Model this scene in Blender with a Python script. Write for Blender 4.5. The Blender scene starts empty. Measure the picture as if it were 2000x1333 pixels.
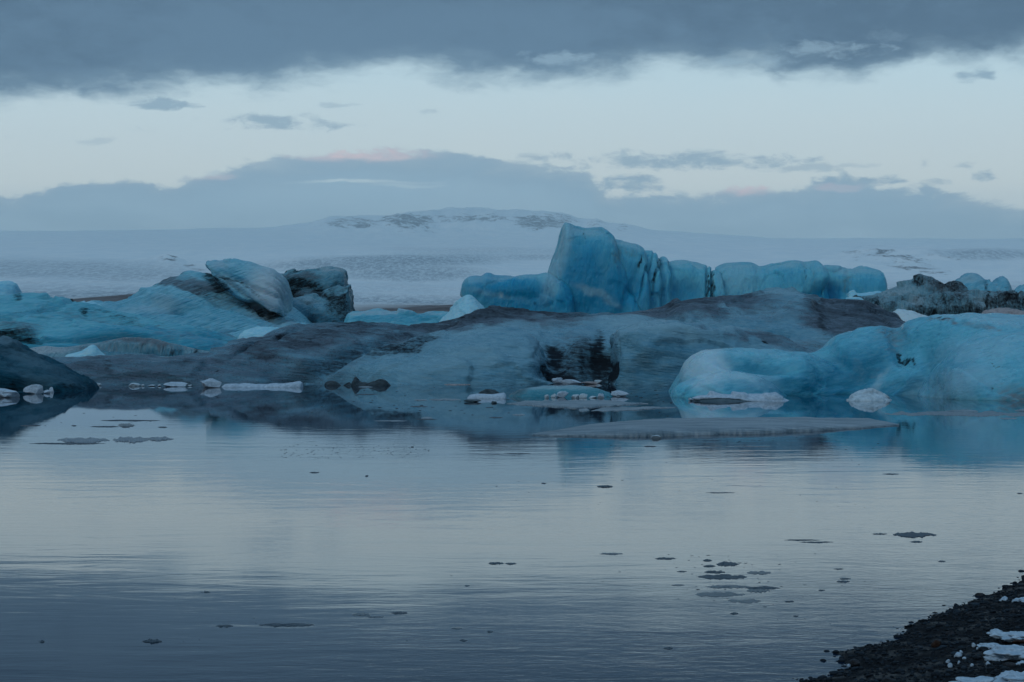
import bpy, bmesh, math, random
import numpy as np
from mathutils import Vector

# ------------------------------------------------------------------ frame, camera, world, sun
C = bpy.context.scene.collection
S = bpy.context.scene
FPX, HC, YH = 3889.0, 2.5, 648.0            # focal length in photo pixels, eye height, horizon row

cam = bpy.data.cameras.new('camera'); camo = bpy.data.objects.new('camera', cam); C.objects.link(camo)
cam.lens = 70; cam.sensor_width = 36; cam.clip_start = 0.3; cam.clip_end = 60000
cam.shift_y = -(666.5 - YH) / 2000.0
camo.location = (0, 0, HC); camo.rotation_euler = (math.radians(90), 0, 0)
S.camera = camo
S.view_settings.view_transform = 'Standard'; S.view_settings.look = 'None'
S.view_settings.exposure = 0.0; S.view_settings.gamma = 1.0
S.cycles.use_denoising = True
S.cycles.max_bounces = 8; S.cycles.volume_bounces = 1
S.cycles.sample_clamp_indirect = 4.0

SUN_EL, SUN_AZ = math.radians(9), math.radians(215)


class NT:
    """small helper round a node tree"""
    def __init__(s, tree):
        s.t = tree; s.n = tree.nodes; s.l = tree.links
    def new(s, ty, **kw):
        n = s.n.new(ty)
        for k, v in kw.items(): setattr(n, k, v)
        return n
    def put(s, sock, v):
        if isinstance(v, bpy.types.NodeSocket): s.l.new(v, sock)
        elif isinstance(v, (tuple, list)) and len(v) == 3 and sock.type == 'RGBA': sock.default_value = (*v, 1)
        else: sock.default_value = v
    def m(s, op, a, b=0.0, c=0.0, clamp=False):
        n = s.new('ShaderNodeMath', operation=op, use_clamp=clamp)
        s.put(n.inputs[0], a); s.put(n.inputs[1], b); s.put(n.inputs[2], c)
        return n.outputs[0]
    def step(s, v, lo, hi, a=0.0, b=1.0):
        n = s.new('ShaderNodeMapRange', interpolation_type='SMOOTHSTEP')
        s.put(n.inputs[0], v); s.put(n.inputs[1], lo); s.put(n.inputs[2], hi); s.put(n.inputs[3], a); s.put(n.inputs[4], b)
        return n.outputs[0]
    def mix(s, f, a, b):
        n = s.new('ShaderNodeMix', data_type='RGBA')
        s.put(n.inputs[0], f); s.put(n.inputs[6], a); s.put(n.inputs[7], b)
        return n.outputs[2]
    def noise(s, vec, scale, detail=4, rough=0.55, dist=0.0, col=False):
        n = s.new('ShaderNodeTexNoise')
        s.put(n.inputs['Vector'], vec); n.inputs['Scale'].default_value = scale; n.inputs['Detail'].default_value = detail
        n.inputs['Roughness'].default_value = rough; n.inputs['Distortion'].default_value = dist
        return n.outputs[1 if col else 0]
    def comb(s, x, y, z=0.0):
        n = s.new('ShaderNodeCombineXYZ'); s.put(n.inputs[0], x); s.put(n.inputs[1], y); s.put(n.inputs[2], z)
        return n.outputs[0]
    def mapping(s, vec, rot=(0, 0, 0), scale=(1, 1, 1), loc=(0, 0, 0)):
        n = s.new('ShaderNodeMapping'); s.put(n.inputs[0], vec)
        n.inputs[1].default_value = loc; n.inputs[2].default_value = rot; n.inputs[3].default_value = scale
        return n.outputs[0]
    def ramp(s, f, stops):
        n = s.new('ShaderNodeValToRGB'); s.put(n.inputs[0], f)
        e = n.color_ramp.elements
        while len(e) < len(stops): e.new(0.5)
        for i, (p, c) in enumerate(stops): e[i].position = p; e[i].color = (*c, 1)
        return n.outputs[0]
    def attr(s, name):
        return s.new('ShaderNodeAttribute', attribute_name=name).outputs['Fac']
    def curve(s, v, lo, hi, pts, ymin, ymax):
        """v in lo..hi -> piecewise curve through pts (v,y)"""
        f = s.new('ShaderNodeMapRange'); s.put(f.inputs[0], v); f.inputs[1].default_value = lo; f.inputs[2].default_value = hi
        c = s.new('ShaderNodeFloatCurve'); s.l.new(f.outputs[0], c.inputs[1])
        cu = c.mapping.curves[0]
        P = [((x - lo) / (hi - lo), (y - ymin) / (ymax - ymin)) for x, y in pts]
        while len(cu.points) < len(P): cu.points.new(0.5, 0.5)
        for q, (x, y) in zip(cu.points, P): q.location = (x, y); q.handle_type = 'AUTO_CLAMPED'
        c.mapping.update()
        return s.m('MULTIPLY_ADD', c.outputs[0], ymax - ymin, ymin)


def UV(px, py):                              # photo position -> azimuth / elevation units used by the sky
    a = math.atan((px - 1000) / FPX); e = math.atan((YH - py) / math.hypot(FPX, px - 1000))
    return a * 3.889, e * 3.889


def build_world():
    w = bpy.data.worlds.new('World'); S.world = w; w.use_nodes = True
    t = NT(w.node_tree); t.n.clear()
    sky = t.new('ShaderNodeTexSky', sky_type='NISHITA', sun_disc=False, sun_elevation=SUN_EL, sun_rotation=SUN_AZ)
    sky.air_density = 1.5; sky.dust_density = 2.0
    g = t.new('ShaderNodeTexCoord').outputs['Generated']
    sp = t.new('ShaderNodeSeparateXYZ'); t.l.new(g, sp.inputs[0]); X, Y, Z = sp.outputs
    U = t.m('MULTIPLY', t.m('ARCTAN2', X, Y), 3.889)
    V = t.m('MULTIPLY', t.m('ARCSINE', Z), 3.889)
    # everything cloudy is bent by two slow noises so that no edge stays smooth
    U0, V0 = U, V
    wa = t.noise(t.comb(U, t.m('MULTIPLY', V, 2.2), 11.0), 7.0, 5, .6); wb = t.noise(t.comb(U, t.m('MULTIPLY', V, 2.2), 23.0), 7.0, 5, .6)
    U = t.m('ADD', U, t.m('MULTIPLY', t.m('SUBTRACT', wa, .5), .12)); V = t.m('ADD', V, t.m('MULTIPLY', t.m('SUBTRACT', wb, .5), .035))
    P = t.comb(U, t.m('MULTIPLY', V, 2.6), 0.0)
    n1 = t.noise(P, 5.5, 8, 0.62)            # ragged cloud edges
    n2 = t.noise(t.comb(U, t.m('MULTIPLY', V, 1.6), 3.1), 1.7, 5, 0.5)
    n3 = t.noise(t.comb(t.m('MULTIPLY', U, 1.0), t.m('MULTIPLY', V, 2.2), 7.7), 15.0, 8, 0.68)
    e1 = t.m('SUBTRACT', n1, 0.5); e3 = t.m('SUBTRACT', n3, 0.5)
    K = 1.0
    def col(r, gg, b): return (r * K, gg * K, b * K)
    clear = t.ramp(t.m('MULTIPLY', V, 0.6), [(0.0, col(.40, .53, .63)), (0.13, col(.69, .76, .75)), (0.17, col(.77, .83, .79)), (0.22, col(.68, .78, .79)),
                                            (0.30, col(.57, .74, .81)), (1.0, col(.26, .42, .60))])
    # upper cloud deck
    deck = [(-60, 185), (0, 184), (120, 188), (230, 186), (330, 172), (430, 165), (520, 166), (600, 152), (700, 145), (800, 138), (900, 152), (1000, 156), (1150, 158),
            (1260, 142), (1370, 134), (1480, 132), (1550, 152), (1650, 152), (1760, 132), (1880, 122), (2060, 108)]
    dl = [UV(x, y) for x, y in deck]
    dl = [(-14, .40), (-3, .44)] + dl + [(3, .55), (14, .42)]
    dc = t.curve(U, -14, 14, [p for p in dl if True], 0.0, 1.0) if False else None
    # two curves: fine one inside +-1.2, constant outside (clamped)
    dc = t.curve(U, -1.2, 1.2, [(-1.2, dl[2][1])] + [p for p in dl[2:-2] if -1.15 < p[0] < 1.15] + [(1.2, dl[-3][1])], 0.3, 0.7)
    dv = t.m('SUBTRACT', t.m('ADD', V, t.m('ADD', t.m('MULTIPLY', e1, 0.12), t.m('MULTIPLY', e3, .03))), dc)
    dmask = t.step(dv, -0.024, 0.034)
    dcol = t.mix(t.step(t.m('ADD', n2, t.m('MULTIPLY', e3, 0.5)), 0.36, 0.66), col(.051, .104, .184), col(.086, .162, .262))
    dcol = t.mix(t.step(dv, 0.06, -0.01), dcol, col(.20, .315, .415))          # lighter translucent rim
    dcol = t.mix(t.step(V, 0.60, 0.75), dcol, col(.036, .080, .145))  # unseen cloud above the frame, darkened for its reflection in the water
    dcol = t.mix(t.step(V, 1.4, 3.6), dcol, col(.24, .38, .53))  # unseen overhead sky, brightened to light the ice tops
    skyc = t.mix(dmask, clear, dcol)
    def blob(px, py, rx, ry, thick=1.0, ns=0.9):
        u, v = UV(px, py)
        a = t.m('POWER', t.m('ABSOLUTE', t.m('MULTIPLY', t.m('SUBTRACT', U, u), 1000.0 / rx)), 2.0)
        b = t.m('POWER', t.m('ABSOLUTE', t.m('MULTIPLY', t.m('SUBTRACT', V, v), 1000.0 / ry)), 2.0)
        f = t.m('SUBTRACT', 1.0, t.m('ADD', a, b))
        f = t.m('ADD', f, t.m('MULTIPLY', t.m('ADD', e1, t.m('MULTIPLY', e3, 1.3)), ns * 5.0))
        return t.step(f, -0.1, 1.3, 0.0, thick)
    def union(bl):
        r = bl[0]
        for b in bl[1:]: r = t.m('MAXIMUM', r, b)
        return r
    # bright streaks inside the deck
    gaps = union([blob(1115, 112, 90, 14, 0.55), blob(1600, 98, 110, 16, 0.5), blob(1480, 118, 110, 12, .35), blob(1740, 60, 60, 20, .15)])
    skyc = t.mix(gaps, skyc, col(.34, .50, .62))
    small = union([blob(315, 203, 62, 13, .8), blob(540, 240, 135, 19, .75), blob(268, 252, 42, 14, .55), blob(660, 206, 30, 5, .4), blob(825, 219, 26, 6, .4),
                   blob(1905, 147, 40, 17, .85), blob(30, 272, 30, 8, .3), blob(190, 275, 30, 6, .3)])
    skyc = t.mix(small, skyc, col(.24, .37, .48))
    mid = union([blob(1330, 314, 250, 21, .8), blob(1060, 304, 85, 10, .75), blob(1230, 366, 55, 22, .85), blob(1680, 354, 85, 14, .85), blob(1560, 330, 80, 10, .5),
                 blob(1940, 340, 36, 17, .75), blob(1805, 320, 14, 12, .55), blob(1890, 323, 20, 10, .55), blob(1820, 358, 35, 9, .5), blob(1690, 322, 40, 6, .35)])
    skyc = t.mix(mid, skyc, col(.25, .38, .49))
    # cloud bank lying on the ice cap
    bank = [(-60, 380), (0, 380), (80, 372), (110, 364), (180, 358), (250, 354), (340, 350), (400, 338), (450, 330), (500, 318), (560, 307), (620, 300), (660, 293), (740, 289), (800, 293), (900, 304),
            (1000, 314), (1100, 322), (1140, 328), (1165, 352), (1210, 378), (1260, 386), (1330, 384), (1380, 372), (1440, 362), (1500, 366), (1580, 366), (1660, 362), (1760, 366), (1820, 374), (1870, 386), (1950, 394), (2060, 398)]
    bl = [UV(x, y) for x, y in bank]
    bc = t.curve(U, -1.2, 1.2, [(-1.2, bl[0][1])] + bl + [(1.2, bl[-1][1])], 0.2, 0.4)
    bv = t.m('SUBTRACT', t.m('ADD', bc, t.m('ADD', t.m('MULTIPLY', e1, 0.07), t.m('MULTIPLY', e3, 0.065))), V)
    bmask = t.step(bv, -0.006, 0.009)
    bcol = t.mix(t.step(bv, 0.0, 0.09), col(.255, .385, .50), col(.33, .49, .61))
    bcol = t.mix(t.m('MULTIPLY', t.step(n2, 0.45, 0.65), 0.35), bcol, col(.31, .45, .56))
    pink = union([blob(710, 300, 160, 22, .95, .35), blob(1450, 368, 95, 24, .95, .35), blob(1650, 364, 60, 8, .4, .5), blob(420, 348, 70, 9, .4, .5)])
    bcol = t.mix(pink, bcol, col(.92, .66, .66))
    gap2 = union([blob(700, 357, 165, 5, .85, .25), blob(800, 364, 70, 5, .5, .3), blob(410, 341, 45, 9, .8, .5)])
    bcol = t.mix(gap2, bcol, col(.60, .72, .76))
    bcol = t.mix(t.step(V, .275, .195), bcol, col(.255, .375, .47))
    n4 = t.noise(t.comb(U, t.m('MULTIPLY', V, 3.5), 31.0), 5.0, 6, .6)
    bcol = t.mix(t.step(n4, .40, .66, 0.0, .4), bcol, col(.36, .50, .60))
    skyc = t.mix(t.m('MULTIPLY', bmask, t.step(t.m('ADD', bv, t.m('MULTIPLY', t.m('SUBTRACT', n4, .5), .10)), -.02, .035, .72, 1.0)), skyc, bcol)
    skyc = t.mix(t.step(V, 0.0, -0.06), skyc, col(.05, .08, .10))
    vm = t.new('ShaderNodeVectorMath', operation='SCALE'); t.l.new(skyc, vm.inputs[0]); vm.inputs[3].default_value = 10.0 * SKYK
    fin = t.mix(0.04, vm.outputs[0], sky.outputs[0])
    bg = t.new('ShaderNodeBackground'); t.l.new(fin, bg.inputs[0]); bg.inputs[1].default_value = 0.1
    o = t.new('ShaderNodeOutputWorld'); t.l.new(bg.outputs[0], o.inputs[0])


SKYK = 1.2
build_world()
sun = bpy.data.lights.new('sun', 'SUN'); suno = bpy.data.objects.new('sun', sun); C.objects.link(suno)
sun.energy = 0.5; sun.angle = math.radians(25); sun.color = (1.0, 0.95, 0.92)
dv = Vector((math.sin(SUN_AZ) * math.cos(SUN_EL + .5), math.cos(SUN_AZ) * math.cos(SUN_EL + .5), math.sin(SUN_EL + .5)))
suno.rotation_euler = dv.to_track_quat('Z', 'Y').to_euler(); suno.location = (0, 0, 60)

# ------------------------------------------------------------------ helpers
def tag(o, label=None, cat=None, group=None, kind=None):
    if label: o['label'] = label
    if cat: o['category'] = cat
    if group: o['group'] = group
    if kind: o['kind'] = kind
    return o


def _hash(ix, iy, iz, seed):
    h = (ix.astype(np.int64) * 374761393 + iy.astype(np.int64) * 668265263 + iz.astype(np.int64) * 2147483647 + seed * 1274126177) & 0xffffffff
    h = ((h ^ (h >> 13)) * 1274126177) & 0xffffffff
    h = ((h ^ (h >> 16)) * 2246822519) & 0xffffffff
    return ((h ^ (h >> 15)) & 0xffff) / 32767.5 - 1.0


def vnoise(p, seed=0):
    i = np.floor(p).astype(np.int64); f = p - i; f = f * f * f * (f * (f * 6 - 15) + 10)
    r = 0
    for dx in (0, 1):
        wx = f[:, 0] if dx else 1 - f[:, 0]
        for dy in (0, 1):
            wy = f[:, 1] if dy else 1 - f[:, 1]
            for dz in (0, 1):
                wz = f[:, 2] if dz else 1 - f[:, 2]
                r = r + wx * wy * wz * _hash(i[:, 0] + dx, i[:, 1] + dy, i[:, 2] + dz, seed)
    return r


def fbm(p, scale, oct=4, seed=0, gain=0.5, ridged=False):
    p = np.asarray(p, float) * np.asarray(scale, float); a = 1.0; r = 0; tot = 0
    for k in range(oct):
        n = vnoise(p + 17.3 * k, seed + k)
        if ridged: n = 1 - 2 * np.abs(n)
        r = r + a * n; tot += a; a *= gain; p = p * 2.03
    return r / tot


def facets(co, cell, amp, seed=0):
    """broken planes: every cell of a jittered lattice tilts its patch of surface its own way"""
    p = co / np.asarray(cell, float); i = np.floor(p).astype(np.int64)
    best = np.full(len(p), 1e9); out = np.zeros(len(p))
    for dx in (-1, 0, 1):
        for dy in (-1, 0, 1):
            for dz in (-1, 0, 1):
                a, b, c = i[:, 0] + dx, i[:, 1] + dy, i[:, 2] + dz
                q = np.stack([a + .5 + .45 * _hash(a, b, c, seed), b + .5 + .45 * _hash(a, b, c, seed + 1), c + .5 + .45 * _hash(a, b, c, seed + 2)], 1)
                d = p - q; r = (d * d).sum(1)
                g = d[:, 0] * _hash(a, b, c, seed + 3) + d[:, 1] * _hash(a, b, c, seed + 4) + d[:, 2] * _hash(a, b, c, seed + 5) + .35 * _hash(a, b, c, seed + 6)
                m = r < best; best = np.where(m, r, best); out = np.where(m, g, out)
    return out * amp


def streaks(co, amp, ang, along, across, seed=0, oct=4):
    """ridges that run along a direction tilted ang degrees in the facing plane"""
    a = math.radians(ang); x, y, z = co.T
    u = x * math.cos(a) + z * math.sin(a); v = -x * math.sin(a) + z * math.cos(a) + .35 * y
    return amp * fbm(np.stack([u / along, v / across, y / along], 1), 1.0, oct, seed, .55)


def interp(pts, x):
    xs = [p[0] for p in pts]; ys = [p[1] for p in pts]
    return np.interp(x, xs, ys)


def val(v, x):
    return interp(v, x) if isinstance(v, (list, tuple)) else np.full_like(np.asarray(x, float), v)


def mesh_from(name, V, F, mat=None, smooth=True, parent=None):
    me = bpy.data.meshes.new(name); me.from_pydata([tuple(v) for v in V], [], [tuple(f) for f in F]); me.update()
    if smooth: me.polygons.foreach_set('use_smooth', [True] * len(me.polygons))
    if mat: me.materials.append(mat)
    o = bpy.data.objects.new(name, me); C.objects.link(o)
    if parent: o.parent = parent
    return o


def piece(top, D, Tf, Tb=None, bot=None, q=2.0, qb=2.0, m=3.0, nx=120, ns=22, zmin=-0.6, tmin=0.06, smoothtop=True):
    """closed lofted body: top = silhouette polyline (photo px) at crest distance D (may vary along px), Tf/Tb metres of ice in front / behind
    the crest, bot = lower polyline (None: goes below the water), q / qb = section squareness."""
    x0, x1 = top[0][0], top[-1][0]
    px = np.linspace(x0, x1, nx)
    pyt = interp(top, px)
    Dc = val(D, px); tf = val(Tf, px); tb = val(Tb if Tb is not None else Tf, px)
    qf = val(q, px); qbb = val(qb, px)
    u = np.abs(2 * (px - x0) / (x1 - x0) - 1)
    end = np.maximum((1 - u ** m) ** (1.0 / m), tmin)
    tf = tf * end; tb = tb * end
    X = (px - 1000) / FPX * Dc
    Zt = HC + (YH - pyt) / FPX * Dc
    Zb = HC + (YH - interp(bot, px)) / FPX * Dc if bot else np.full(nx, zmin)
    Zt = np.maximum(Zt, Zb + 0.02)
    s = 1 - (1 - np.linspace(0, 1, ns)) ** 1.6
    V = []; ring = []
    rows = []
    for k in range(ns): rows.append(('f', s[k]))
    for k in range(ns - 2, -1, -1): rows.append(('b', s[k]))
    R = len(rows)
    arr = np.zeros((nx, R, 3))
    for j, (side, sv) in enumerate(rows):
        if side == 'f': dep = -tf * (1 - sv ** qf) ** (1 / qf)
        else: dep = tb * (1 - sv ** qbb) ** (1 / qbb)
        arr[:, j, 0] = X; arr[:, j, 1] = Dc + dep; arr[:, j, 2] = Zb + (Zt - Zb) * sv
    V = arr.reshape(-1, 3)
    F = []
    for i in range(nx - 1):
        for j in range(R):
            j2 = (j + 1) % R
            F.append((i * R + j, (i + 1) * R + j, (i + 1) * R + j2, i * R + j2))
    F.append(tuple(range(R - 1, -1, -1))[::-1]); F.append(tuple((nx - 1) * R + j for j in range(R))[::-1])
    return V, F


def proj(co):
    y = np.maximum(co[:, 1], 0.1)
    return 1000 + FPX * co[:, 0] / y, YH - FPX * (co[:, 2] - HC) / y


def field(px, py, blobs, co=None, warp=0.0, seed=5, wscale=1.0):
    """soft union of rotated elliptical patches (cx, cy, rx, ry, degrees, strength[, softness])"""
    r = np.zeros(len(px))
    if warp and co is not None:
        w1 = fbm(co, wscale, 4, seed) * warp; w2 = fbm(co, wscale, 4, seed + 9) * warp
    else: w1 = w2 = 0
    for b in blobs:
        cx, cy, rx, ry, an, st = b[:6]; soft = b[6] if len(b) > 6 else 0.5
        a = math.radians(an); dx = px + w1 * 1.0 - cx; dy = -(py + w2 - cy)
        ex = (dx * math.cos(a) + dy * math.sin(a)) / rx; ey = (-dx * math.sin(a) + dy * math.cos(a)) / ry
        d = np.sqrt(ex * ex + ey * ey)
        v = np.clip((1 + soft - d) / (2 * soft), 0, 1); v = v * v * (3 - 2 * v) * st
        r = np.where(np.abs(v) > np.abs(r), v, r) if st < 0 else np.maximum(r, v)
    return r


def sculpt(name, pieces, vox, smooth=3, disp=(), dents=(), mat=None, parent=None, paint=None, seed=1, fn=None, warp=8.0, post=0):
    """join lofts into one body, fuse them to one skin, soften, roughen, paint the stain attributes"""
    V = []; F = []; o = 0
    for v, f in pieces:
        V.append(v); F += [tuple(i + o for i in ff) for ff in f]; o += len(v)
    V = np.concatenate(V)
    tmp = mesh_from('tmp', V, F, None, False)
    bm = bmesh.new(); bm.from_mesh(tmp.data); bmesh.ops.recalc_face_normals(bm, faces=bm.faces); bm.to_mesh(tmp.data); bm.free()
    md = tmp.modifiers.new('r', 'REMESH'); md.mode = 'VOXEL'; md.voxel_size = vox; md.adaptivity = 0
    if smooth:
        ms = tmp.modifiers.new('s', 'SMOOTH'); ms.factor = 0.5; ms.iterations = smooth
    dg = bpy.context.evaluated_depsgraph_get(); dg.update()
    me = bpy.data.meshes.new_from_object(tmp.evaluated_get(dg)); me.name = name
    bpy.data.objects.remove(tmp)
    n = len(me.vertices); co = np.zeros(n * 3); me.vertices.foreach_get('co', co); co = co.reshape(-1, 3)
    no = np.zeros(n * 3); me.vertices.foreach_get('normal', no); no = no.reshape(-1, 3)
    px, py = proj(co)
    front = np.clip(-no[:, 1] * 2 + 0.4, 0, 1)
    off = np.zeros(n)
    for b in dents:                                      # (cx,cy,rx,ry,deg,metres[,soft]) metres>0 pushes out
        v = field(px, py, [(*b[:5], 1.0, *(b[6:7]))], co, warp * .6, seed + 3, 0.25)
        off += v * b[5] * front
    if fn is not None: off += fn(px, py, co, no) * front
    for dsp in disp:
        if dsp[0] == 'facet': off += facets(co + .25 * np.max(dsp[1]) * fbm(co, .6 / np.max(dsp[1]), 2, seed + 40)[:, None], dsp[1], dsp[2], seed + 50)
        elif dsp[0] == 'streak': off += streaks(co, *dsp[1:], seed=seed + 60)
        else:
            amp, sc, octv, rid = dsp; off += amp * fbm(co, sc, octv, seed + 11, ridged=rid)
    co2 = co + no * off[:, None]
    me.vertices.foreach_set('co', co2.ravel()); me.update()
    me.polygons.foreach_set('use_smooth', [True] * len(me.polygons))
    ob = bpy.data.objects.new(name, me); C.objects.link(ob)
    if parent: ob.parent = parent
    if mat: me.materials.append(mat)
    paint = paint or {}
    for ch in ('ash', 'film', 'blue', 'frost'):
        a = me.attributes.new(ch, 'FLOAT', 'POINT')
        if ch in paint:
            a.data.foreach_set('value', field(px, py, paint[ch], co, warp, seed + 31, 3.0 / max(vox * 20, .5)).astype(np.float32))
    return ob


# ------------------------------------------------------------------ materials
def new_mat(name):
    m = bpy.data.materials.new(name); m.use_nodes = True
    t = NT(m.node_tree); t.n.clear()
    b = t.new('ShaderNodeBsdfPrincipled'); o = t.new('ShaderNodeOutputMaterial'); t.l.new(b.outputs[0], o.inputs[0])
    return m, t, b


def ice_mat(name, pale=(.30, .48, .58), deep=(.03, .22, .36), film=(.17, .19, .215), ang=0.0, stretch=6.0, size=1.0, blue_bias=0.0, film_bias=0.0,
            frost=(.52, .62, .68), rough=0.28, bump=0.4, vert=False, sss=0.0, ashc=(.005, .009, .013), speck=0.0, spec=.6, frk=1.0, lines=.3, filmdark=.5):
    """glacier ice: pale bubbly ice / deep clear blue ice / grey ash film / black ash bands and painted-in dark cracks, streaked along the old layering"""
    m, t, b = new_mat(name)
    P = t.new('ShaderNodeTexCoord').outputs['Object']
    k = 1.0 / size
    sc = (k, k, k * stretch) if not vert else (k * stretch, k, k)
    # rotate the layering about the world y axis (the facing direction of the walls)
    R = t.mapping(P, rot=(0, math.radians(ang), 0))
    Sx = t.mapping(R, scale=sc)
    s1 = t.noise(Sx, 0.9, 6, 0.6, 0.6); s2 = t.noise(Sx, 3.6, 5, 0.62, 0.3)
    lo = t.noise(P, 0.28 * k, 4, 0.5, 0.4); mi = t.noise(P, 1.3 * k, 5, 0.55); hi = t.noise(P, 7.0 * k, 4, 0.6)
    ln = t.noise(t.mapping(R, scale=(k * .45, k, k * stretch * .9) if not vert else (k * stretch, k, k * .45)), 2.6, 3, .55, .2)
    fl = t.attr('film'); ash = t.attr('ash'); bl = t.attr('blue'); fr = t.attr('frost')
    n = t.m('ADD', t.m('MULTIPLY', t.m('SUBTRACT', s1, .5), 1.5), t.m('MULTIPLY', t.m('SUBTRACT', lo, .5), 1.2))
    bf = t.m('ADD', t.m('ADD', t.m('MULTIPLY', bl, 1.0), blue_bias), t.m('MULTIPLY', n, 0.6), clamp=True)
    c = t.mix(bf, pale, deep)
    c = t.mix(t.m('MULTIPLY', t.step(t.m('ADD', s2, t.m('MULTIPLY', t.m('SUBTRACT', hi, .5), .4)), .46, .70), 0.34 * frk), c, frost)
    c = t.mix(t.m('MULTIPLY', t.step(s2, .50, .32), .45), c, deep)
    c = t.mix(t.m('MULTIPLY', t.step(ln, .54, .66), lines), c, deep)
    c = t.mix(t.m('MULTIPLY', fr, t.step(t.m('ADD', mi, t.m('MULTIPLY', fr, .4)), .35, .62), clamp=True), c, frost)
    ff = t.m('ADD', t.m('ADD', fl, film_bias), t.m('MULTIPLY_ADD', fr, -.55, t.m('MULTIPLY', t.m('ADD', t.m('SUBTRACT', s2, .5), t.m('SUBTRACT', s1, .5)), .9)))
    dark = t.mix(t.step(s2, .38, .62), tuple(v * filmdark for v in film), film)
    c = t.mix(t.m('MULTIPLY', t.step(ff, .18, .92), 0.9), c, dark)
    na = t.m('ADD', t.m('MULTIPLY', t.m('SUBTRACT', s1, .5), .9), t.m('MULTIPLY', t.m('SUBTRACT', s2, .5), 1.1))
    na = t.m('ADD', na, t.m('MULTIPLY', t.m('SUBTRACT', hi, .5), .9))
    af = t.step(t.m('ADD', t.m('MULTIPLY', ash, 1.15), t.m('MULTIPLY', na, 1.5)), .10, 1.30)
    af = t.m('MULTIPLY', af, t.step(ash, 0.02, .35))
    c = t.mix(t.m('MULTIPLY', af, .98), c, ashc)
    if speck:
        sp = t.noise(P, 26.0 * k, 2, .5)
        c = t.mix(t.m('MULTIPLY', t.step(sp, .60, .68), t.m('MULTIPLY', t.step(fl, .2, .6), speck)), c, ashc)
    t.l.new(c, b.inputs['Base Color'])
    rr = t.m('MULTIPLY_ADD', af, .5, t.m('MULTIPLY_ADD', mi, .25, rough - .12))
    t.l.new(rr, b.inputs['Roughness'])
    b.inputs['IOR'].default_value = 1.31; t.l.new(t.m('MULTIPLY', t.m('SUBTRACT', 1.0, t.m('MAXIMUM', af, t.m('MULTIPLY', t.step(ff, .18, .92), .75))), spec), b.inputs['Specular IOR Level'])
    if sss:
        b.inputs['Subsurface Weight'].default_value = sss; b.inputs['Subsurface Scale'].default_value = .35 * size
        b.inputs['Subsurface Radius'].default_value = (.25, .7, 1.0)
    vo = t.new('ShaderNodeTexVoronoi', feature='SMOOTH_F1'); t.l.new(t.mapping(P, scale=(1, 1, 1.4)), vo.inputs['Vector']); vo.inputs['Scale'].default_value = 3.2 * k
    h = t.m('ADD', t.m('SUBTRACT', t.m('MULTIPLY', s2, .8), t.m('MULTIPLY', t.step(ln, .5, .68), lines)), t.m('ADD', t.m('MULTIPLY', hi, .40), t.m('MULTIPLY', vo.outputs[0], .55)))
    h = t.m('ADD', h, t.m('MULTIPLY', s1, .9))
    bp = t.new('ShaderNodeBump'); bp.inputs['Strength'].default_value = bump; bp.inputs['Distance'].default_value = 0.16 * size
    t.l.new(h, bp.inputs['Height']); t.l.new(bp.outputs[0], b.inputs['Normal'])
    return m


def simple_ice(name, a, bcol, scale=8.0, rough=.6, bump=.4, dist=.02, st=(1, 1, 1)):
    m, t, b = new_mat(name)
    P = t.mapping(t.new('ShaderNodeTexCoord').outputs['Object'], scale=st)
    n = t.noise(P, scale, 6, .6, .3); n2 = t.noise(P, scale * 5, 4, .6)
    f = t.m('ADD', t.m('MULTIPLY', n, .7), t.m('MULTIPLY', n2, .3))
    t.l.new(t.mix(t.step(f, .35, .65), a, bcol), b.inputs['Base Color'])
    b.inputs['Roughness'].default_value = rough; b.inputs['IOR'].default_value = 1.31
    bp = t.new('ShaderNodeBump'); bp.inputs['Strength'].default_value = bump; bp.inputs['Distance'].default_value = dist
    t.l.new(f, bp.inputs['Height']); t.l.new(bp.outputs[0], b.inputs['Normal'])
    return m


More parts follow.
